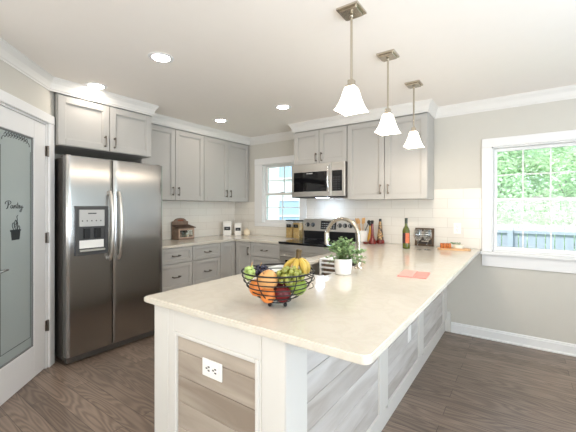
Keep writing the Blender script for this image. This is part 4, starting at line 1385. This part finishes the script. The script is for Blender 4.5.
# pink folded napkins
for i, (pts, zz, lb, colr) in enumerate((
        ([(3.245, -1.885), (3.345, -1.868), (3.325, -1.665), (3.222, -1.680)], 0, 'pink folded paper lying on the peninsula counter, left half', (226, 130, 118)),
        ([(3.347, -1.868), (3.398, -1.856), (3.378, -1.655), (3.327, -1.665)], 0, 'pink folded paper lying on the peninsula counter, right half', (230, 146, 134)))):
    pass
t = thing('napkin', 'pink folded napkin lying flat on the peninsula counter', 'napkin', (3.31, -1.77, T))
bm = new(); prism(bm, [(3.238, -1.885), (3.402, -1.862), (3.382, -1.652), (3.222, -1.675)], T, T + .004); link('lower_fold', bm, mat('pink_cloth', srgb(226, 152, 142), .8, var=.05, bump=.2, bscale=200), t)
bm = new(); prism(bm, [(3.240, -1.883), (3.325, -1.871), (3.305, -1.665), (3.224, -1.677)], T + .0045, T + .009); link('upper_fold', bm, mat('pale_pink_cloth', srgb(232, 170, 160), .8, var=.05, bump=.2, bscale=200), t)

# ---------------------------------------------------------------- potted plant
pc = Vector((2.929, -2.003, T))
t = thing('potted_plant', 'small bushy green plant in a white pot in front of the faucet', 'plant', pc)
bm = new(); lathe(bm, [(.044, 0), (.050, .004), (.056, .05), (.058, .10), (.0545, .10), (.052, .088), (.0001, .088)], pc, 32); pot = link('pot', bm, 'white_ceramic', t, True)
bm = new(); lathe(bm, [(.0001, .0885), (.0515, .0885), (.051, .092), (.0001, .095)], pc, 20); link('soil', bm, mat('dark_soil', (.02, .014, .01), .9, var=.5, scale=80), t)
rnd = random.Random(11)
bs, bl = new(), new()
R3 = Vector((.8156, .5786, 0)); F3 = Vector((-.5786, .8156, 0))


def leaf(bm, p, d, L, w):
    d = d.normalized()
    s_ = d.cross(Vector((0, 0, 1)))
    if s_.length < .1: s_ = Vector((1, 0, 0))
    s_.normalize()
    up = s_.cross(d).normalized()
    P = [p, p + d * L * .3 + s_ * w, p + d * L * .72 + s_ * w * .8, p + d * L, p + d * L * .72 - s_ * w * .8, p + d * L * .3 - s_ * w]
    mid1 = p + d * L * .3 - up * w * .35; mid2 = p + d * L * .72 - up * w * .3
    v = [bm.verts.new(q) for q in P]; m1 = bm.verts.new(mid1); m2 = bm.verts.new(mid2)
    for f in ((v[0], v[1], m1), (v[1], v[2], m2, m1), (v[2], v[3], m2), (v[3], v[4], m2), (v[4], v[5], m1, m2), (v[5], v[0], m1)): bm.faces.new(f)


for k in range(74):
    a = rnd.uniform(0, 2 * PI); sp = rnd.uniform(.15, 1)
    tip = pc + Vector((math.cos(a) * .10 * sp, math.sin(a) * .10 * sp, .125 + .115 * rnd.random() ** .7 * (1.12 - .4 * sp)))
    if k % 4 == 0:
        tip = pc + R3 * rnd.choice((1, 1, -.75)) * rnd.uniform(.07, .155) + F3 * rnd.uniform(-.04, .05) + Vector((0, 0, rnd.uniform(.06, .16)))
    root_ = pc + Vector((rnd.uniform(-.025, .025), rnd.uniform(-.025, .025), .09))
    mid = (root_ + tip) / 2 + Vector((0, 0, .02))
    tube(bs, [root_, mid, tip], .0012, 4)
    for j in range(11):
        u = .35 + .65 * j / 10
        p = root_.lerp(mid, u * 2) if u < .5 else mid.lerp(tip, u * 2 - 1)
        d_ = Vector((rnd.uniform(-1, 1), rnd.uniform(-1, 1), rnd.uniform(-.3, .8)))
        leaf(bl, p, d_, rnd.uniform(.016, .028), rnd.uniform(.0065, .0105))
link('stems', bs, mat('plant_stem', srgb(90, 110, 60), .6), t)
M['leaf'] = mat('mottled_green_leaf', srgb(146, 172, 122), .5, var=.6, scale=70)
link('leaves', bl, 'leaf', t)

# ---------------------------------------------------------------- fruit bowl
bc = Vector((2.992, -2.781, T))
t = thing('wire_fruit_bowl', 'black wire fruit bowl on the near corner of the peninsula', 'bowl', bc)
RR, HH = .158, .150
def brad(z):   # radius at height z above the feet
    u = min(1, max(0, (z - .018) / (HH - .018)))
    return .045 + (RR - .045) * math.sin(u * PI / 2) ** .72
def ring(r, z, th):
    bm = new(); tube(bm, [bc + Vector((r * math.cos(a * PI / 32), r * math.sin(a * PI / 32), z)) for a in range(64)], th, 8, closed=True); return bm
link('rim', ring(RR, HH, .0036), 'wire', t, True)
for z in (.022, .044, .066, .089, .111, .131): link('hoop', ring(brad(z), z, .0026), 'wire', t, True)
for k in range(6):
    a = k * PI / 3 + .617
    bm = new(); tube(bm, [bc + Vector((brad(z) * math.cos(a), brad(z) * math.sin(a), z)) for z in [.018 + (HH - .018) * i / 14 for i in range(15)]], .0023, 6); link('rib', bm, 'wire', t, True)
for k in range(6):
    a = k * PI / 3
    bm = new(); tube(bm, [bc + Vector((0.0, 0, .018)), bc + Vector((.045 * math.cos(a), .045 * math.sin(a), .018))], .002, 6)
    if k == 0: bmj = bm
    else:
        tmp = bpy.data.meshes.new('tmp'); bm.to_mesh(tmp); bm.free(); bmj.from_mesh(tmp); bpy.data.meshes.remove(tmp)
link('bottom_spokes', bmj, 'wire', t)
for k in range(4):
    a = k * PI / 2 - .2
    bm = new(); p = bc + Vector((.047 * math.cos(a), .047 * math.sin(a), .0085)); ball(bm, p, .0085); tube(bm, [p, p + Vector((0, 0, .012))], .003, 6); link('ball_foot', bm, 'wire', t, True)
for k in (0, 1):
    bm = new(); side = -1 if k == 0 else 1
    base = bc + R3 * side * brad(.1); o_ = R3 * side
    pts = [base + Vector((0, 0, z)) + o_ * x for x, z in ((-.003, .128), (.012, .126), (.018, .113), (.010, .103), (-.004, .098), (.010, .090), (.012, .076), (.002, .070), (-.010, .066))]
    if k == 1: link('scroll_handle', tube(bm, pts, .0018, 6), 'wire', t, True)
    else: bm.free()


def fp(a, b_, z): return bc + R3 * a + F3 * b_ + Vector((0, 0, z))


def fruit(name, label, cat, p, r, m, group=None, squash=.94, stem=True, tilt=(0, 0), prof=None):
    t = thing(name, label, cat, p - Vector((0, 0, r * squash)), 0, group)
    X = Matrix.Translation(p) @ Matrix.Rotation(tilt[0], 4, 'X') @ Matrix.Rotation(tilt[1], 4, 'Y')
    pr = prof or [(.0, -.86), (.28, -.93), (.6, -.80), (.88, -.45), (1, .05), (.93, .5), (.66, .84), (.35, .95), (.12, .86), (.0, .78)]
    bm = new(); lathe(bm, [(max(.0001, a * r), b_ * r * squash) for a, b_ in pr], (0, 0, 0), 24, mtx=X, close_top=False, close_bot=False)
    bmesh.ops.remove_doubles(bm, verts=bm.verts, dist=2e-4); link('flesh', bm, m, t, True)
    if stem:
        bm = new(); tube(bm, [X @ Vector((0, 0, r * .76)), X @ Vector((.002, 0, r * .98)), X @ Vector((.005, 0, r * 1.12))], .0016, 6); link('stem', bm, 'wood_dark', t)
    return t


M['orange'] = mat('orange_peel', srgb(216, 128, 60), .42, var=.08, scale=10, bump=.25, bscale=160)
M['peach'] = mat('peach_skin', srgb(220, 164, 104), .5, var=.14, scale=9)
M['red_apple'] = mat('red_apple_skin', srgb(104, 28, 32), .25, var=.3, scale=16)
M['green_apple'] = mat('green_apple_skin', srgb(126, 150, 58), .3, var=.12, scale=12)
fruit('peach', 'large yellow-orange peach on top at the left of the fruit bowl', 'fruit', fp(-.042, -.035, .112), .045, 'peach', tilt=(.5, -.3))
fruit('orange', 'orange low at the left side of the fruit bowl', 'fruit', fp(-.086, -.02, .077), .040, 'orange', stem=False)
fruit('orange', 'orange at the bottom left of the fruit bowl, beside the red apple', 'fruit', fp(-.040, -.055, .052), .034, 'orange', stem=False)
fruit('apple', 'dark red apple at the bottom centre of the fruit bowl', 'fruit', fp(.022, -.050, .056), .037, 'red_apple')
fruit('apple', 'green apple at the right side of the fruit bowl', 'fruit', fp(.085, -.015, .082), .041, 'green_apple', tilt=(.3, .5))
fruit('apple', 'red apple half hidden at the back of the fruit bowl', 'fruit', fp(.0, .055, .064), .038, 'red_apple')
fruit('pear', 'green pear low between the red and green apples in the fruit bowl', 'fruit', fp(.070, .065, .080), .038, 'green_apple',
      prof=[(.0, -.9), (.5, -.86), (.9, -.5), (1, -.1), (.8, .35), (.5, .7), (.42, 1.05), (.25, 1.3), (0, 1.36)], squash=1, tilt=(.2, .5))


def grapes(label, ctr, ext, n, r, m, seed):
    t = thing('grape_bunch', label, 'grapes', ctr)
    rnd = random.Random(seed)
    bm = new(); pts = []
    tries = 0
    while len(pts) < n and tries < 4000:
        tries += 1
        a, b_, c_ = rnd.uniform(-1, 1), rnd.uniform(-1, 1), rnd.uniform(-1, 1)
        if a * a + b_ * b_ + c_ * c_ > 1: continue
        p = ctr + R3 * a * ext[0] + F3 * b_ * ext[1] + Vector((0, 0, c_ * ext[2]))
        if all((p - q).length > r * 1.5 for q in pts): pts.append(p)
    for p in pts: ball(bm, p, r * rnd.uniform(.9, 1.1), None, r * rnd.uniform(1, 1.15), 12, 8)
    link('berries', bm, m, t, True)
    bm = new()
    tube(bm, [ctr + Vector((0, 0, -ext[2])), ctr + Vector((0, .003, ext[2] * .6)), ctr + R3 * .01 + Vector((0, 0, ext[2] + .018))], .0018, 6)
    link('stalk', bm, 'wood_light', t)


M['green_grape'] = mat('green_grape_skin', srgb(146, 150, 70), .2, var=.15, scale=20, coat=.3)
M['pale_grape'] = mat('pale_grape_skin', srgb(176, 198, 120), .3, var=.12, scale=20)
M['dark_grape'] = mat('dark_blue_grape_skin', srgb(44, 42, 62), .25, var=.25, scale=25)
grapes('bunch of green grapes piled at the top right of the fruit bowl', fp(.052, -.03, .132), (.062, .05, .034), 58, .0105, 'green_grape', 1)
grapes('bunch of dark blue grapes at the top left of the fruit bowl', fp(-.085, .035, .138), (.055, .045, .022), 46, .010, 'dark_grape', 2)
grapes('bunch of pale green grapes hanging at the far left rim of the fruit bowl', fp(-.122, -.01, .140), (.022, .03, .028), 18, .0095, 'pale_grape', 4)
# bananas
t = thing('banana_bunch', 'bunch of yellow bananas standing up at the back right of the fruit bowl', 'bananas', fp(.09, .05, .15))
M['banana'] = mat('banana_peel', srgb(190, 160, 72), .45, var=.1, scale=8)
M['banana_stem'] = mat('banana_stem_brown', srgb(84, 66, 36), .6, var=.3, scale=30)
top = fp(.092, .03, .212)
for i, (dx, dy, dz) in enumerate(((.034, .0, .075), (.020, -.028, .080), (-.012, -.020, .085), (-.060, .020, .082), (.018, .04, .080))):
    P = []
    out = R3 * dx + F3 * dy
    for k in range(11):
        u = k / 10
        P.append(top + out * (1.1 * u) + out.normalized() * (.018 * math.sin(PI * u)) + Vector((0, 0, -.012 - dz * u ** 1.15)))
    rad = [.005, .008, .0115, .0135, .0145, .0148, .0145, .0135, .0115, .008, .004]
    bm = new(); tube(bm, P, 0, 8, radii=rad); link('banana', bm, 'banana', t, True)
bm = new(); tube(bm, [top + Vector((0, 0, -.022)), top + Vector((0, 0, .002)), top + Vector((.003, 0, .024))], 0, 10, radii=[.016, .0115, .0135]); link('stem', bm, 'banana_stem', t, True)

# ---------------------------------------------------------------- outside
M['grass'] = mat('grass_outside', srgb(120, 150, 90), .9, var=.3, scale=3)
M['fence'] = mat('weathered_fence_wood', srgb(156, 164, 180), .8, var=.12, scale=2, stretch=(6, 6, .5))
M['bark'] = mat('tree_bark', srgb(120, 112, 108), .9, var=.3, scale=8)
M['foliage'] = mat('tree_foliage', srgb(218, 234, 212), .7, var=.15, scale=1.2)
_nt = M['foliage'].node_tree
_b = _nt.nodes['Principled BSDF']
_tr = _nt.nodes.new('ShaderNodeBsdfTranslucent'); _tr.inputs[0].default_value = srgb(208, 232, 192)
_mx = _nt.nodes.new('ShaderNodeMixShader'); _mx.inputs[0].default_value = .5
_nt.links.new(_b.outputs[0], _mx.inputs[1]); _nt.links.new(_tr.outputs[0], _mx.inputs[2])
_nt.links.new(_mx.outputs[0], [n for n in _nt.nodes if n.type == 'OUTPUT_MATERIAL'][0].inputs[0])
M['siding'] = brick_mat('white_lap_siding', 'x', srgb(232, 236, 240), srgb(228, 232, 238), srgb(180, 190, 204), 30, .2, .012, .7)
M['pane_blue'] = mat('blue_reflecting_pane', srgb(165, 190, 222), .15, var=.1)
GZ = -0.6
bm = new(); box(bm, -20, 24, DG + .02, 40, GZ - .2, GZ); struct('ground', bm, 'grass')
fx0, fx1, fy = -1.6, 12.0, 4.6
t = thing('garden_fence', 'weathered grey-blue board fence across the yard outside the window', 'fence', (4, fy, GZ))
k = 0
x = fx0
bm = new()
while x < fx1:
    box(bm, x, x + .135, fy, fy + .02, GZ + .03, 0.98 + .01 * math.sin(k * 1.7)); x += .15; k += 1
link('boards', bm, 'fence', t)
for z in (-.35, .25, .8):
    bm = new(); box(bm, fx0, fx1, fy - .04, fy - .001, z, z + .09); link('rail', bm, 'fence', t)
for i in range(6):
    bm = new(); box(bm, fx0 + i * 2.6, fx0 + .1 + i * 2.6, fy - .15, fy - .045, GZ, 1.0); link('post', bm, 'fence', t)


def tree(label, x, y, h, r, seed, n=9500):
    t = thing('tree', label, 'tree', (x, y, GZ), 0, 'trees beyond the fence')
    rnd = random.Random(seed)
    bm = new()
    lean = rnd.uniform(-.5, .5)
    tube(bm, [(x, y, GZ), (x + lean * .4, y, GZ + h * .3), (x + lean, y + .1, GZ + h * .6), (x + lean * .8, y, GZ + h * .85)], 0, 10, radii=[.11, .09, .06, .02])
    for k in range(9):
        a = rnd.uniform(0, 2 * PI); z0 = GZ + h * rnd.uniform(.22, .6)
        L = r * rnd.uniform(.6, .95)
        p0 = Vector((x + lean * .6, y, z0))
        p1 = p0 + Vector((math.cos(a) * L * .5, math.sin(a) * L * .5, L * .35)); p2 = p0 + Vector((math.cos(a) * L, math.sin(a) * L, L * .45))
        tube(bm, [p0, p1, p2], 0, 6, radii=[.05, .035, .012])
    link('trunk', bm, 'bark', t, True)
    bm = new()
    cz = GZ + h * .50
    cl = [(Vector((x + lean, y, cz)) + Vector((rnd.gauss(0, .5) * r, rnd.gauss(0, .5) * r, rnd.gauss(0, .5) * h * .5)), rnd.uniform(.3, .7)) for _ in range(60)]
    for k in range(n):
        c_, s_ = rnd.choice(cl)
        p = c_ + Vector((rnd.gauss(0, .45), rnd.gauss(0, .45), rnd.gauss(0, .4))) * s_
        leaf(bm, p, Vector((rnd.uniform(-1, 1), rnd.uniform(-1, 1), rnd.uniform(-.8, .5))), rnd.uniform(.09, .17), rnd.uniform(.03, .055))
    link('foliage', bm, 'foliage', t)


TREES = [(2.8, 8.0, 5.8, 1.2), (5.9, 9.2, 6.2, 1.3), (4.4, 13.6, 8, 1.7), (9.6, 8.8, 6.2, 1.3), (8.8, 15.0, 8.5, 1.7)]
LBL = ['leafy green tree behind the fence in the left panes of the large window', 'leafy green tree behind the fence in the right panes of the large window', 'tall leafy tree farther back in the middle of the large window',
       'leafy green tree beyond the fence far to the right', 'tall leafy tree in the second row far to the right']
for i, (x, y, h_, r) in enumerate(TREES): tree(LBL[i], x, y, h_, r, 20 + i)

for i, (x, y) in enumerate(((3.3, 6.3), (5.0, 6.5), (6.8, 6.3), (1.6, 6.4))):
    t = thing('shrub', ('tall pale shrub right behind the fence, left in the large window', 'tall pale shrub right behind the fence, right in the large window', 'tall pale shrub behind the fence beyond the right edge', 'tall pale shrub behind the fence beyond the left edge')[i], 'shrub', (x, y, GZ), 0, 'shrubs behind the fence')
    rnd = random.Random(60 + i)
    bm = new()
    for k in range(7):
        tube(bm, [(x, y, GZ), (x + rnd.uniform(-.5, .5), y + rnd.uniform(-.4, .4), GZ + 1.6), (x + rnd.uniform(-.8, .8), y + rnd.uniform(-.5, .5), GZ + 2.9)], 0, 6, radii=[.03, .02, .008])
    link('stems', bm, 'bark', t, True)
    bm = new()
    for k in range(4200):
        h_ = rnd.uniform(0.5, 3.3)
        a = rnd.uniform(0, 2 * PI); rr = .95 * math.sqrt(rnd.random()) * (1.0 if h_ < 2.2 else max(.25, (3.5 - h_) / 1.3))
        leaf(bm, Vector((x + rr * math.cos(a), y + rr * .8 * math.sin(a), GZ + h_)), Vector((rnd.uniform(-1, 1), rnd.uniform(-1, 1), rnd.uniform(-.8, .5))), rnd.uniform(.07, .13), rnd.uniform(.025, .045))
    link('foliage', bm, 'foliage', t)

# the neighbour's house seen through the small window
t = thing('neighbour_house', 'white sided house with blue window panes outside the small window', 'building', (-4.2, 7.2, GZ))
HMx = Matrix.Translation((-4.2, 7.2, GZ)) @ Matrix.Rotation(.35, 4, 'Z')
bm = new(); box(bm, -3.5, 3.5, 0, 5, 0, 5.2); bm.transform(HMx); link('wall', bm, 'siding', t)
bm = new(); prism(bm, [(-4, 5.2), (4, 5.2), (0, 7.4)], -5.3, .3, HMx @ Matrix.Rotation(PI / 2, 4, 'X')); link('roof', bm, mat('grey_shingle_roof', srgb(130, 132, 140), .9, var=.2, scale=6), t)
for x in (-1.9, .2, 2.1):
    for z in (.9, 3.1):
        bm = new()
        for (a, b_, c_, d_) in ((-.5, -.42, 0, 1.4), (.42, .5, 0, 1.4), (-.42, .42, 0, .08), (-.42, .42, 1.32, 1.4), (-.42, .42, .66, .74)): box(bm, x + a, x + b_, -.05, -.001, z + c_, z + d_)
        bm.transform(HMx); f = link('window', bm, 'trim', t)
        bm = new(); box(bm, x - .42, x + .42, -.02, -.002, z + .08, z + 1.32); bm.transform(HMx); link('pane', bm, 'pane_blue', f)
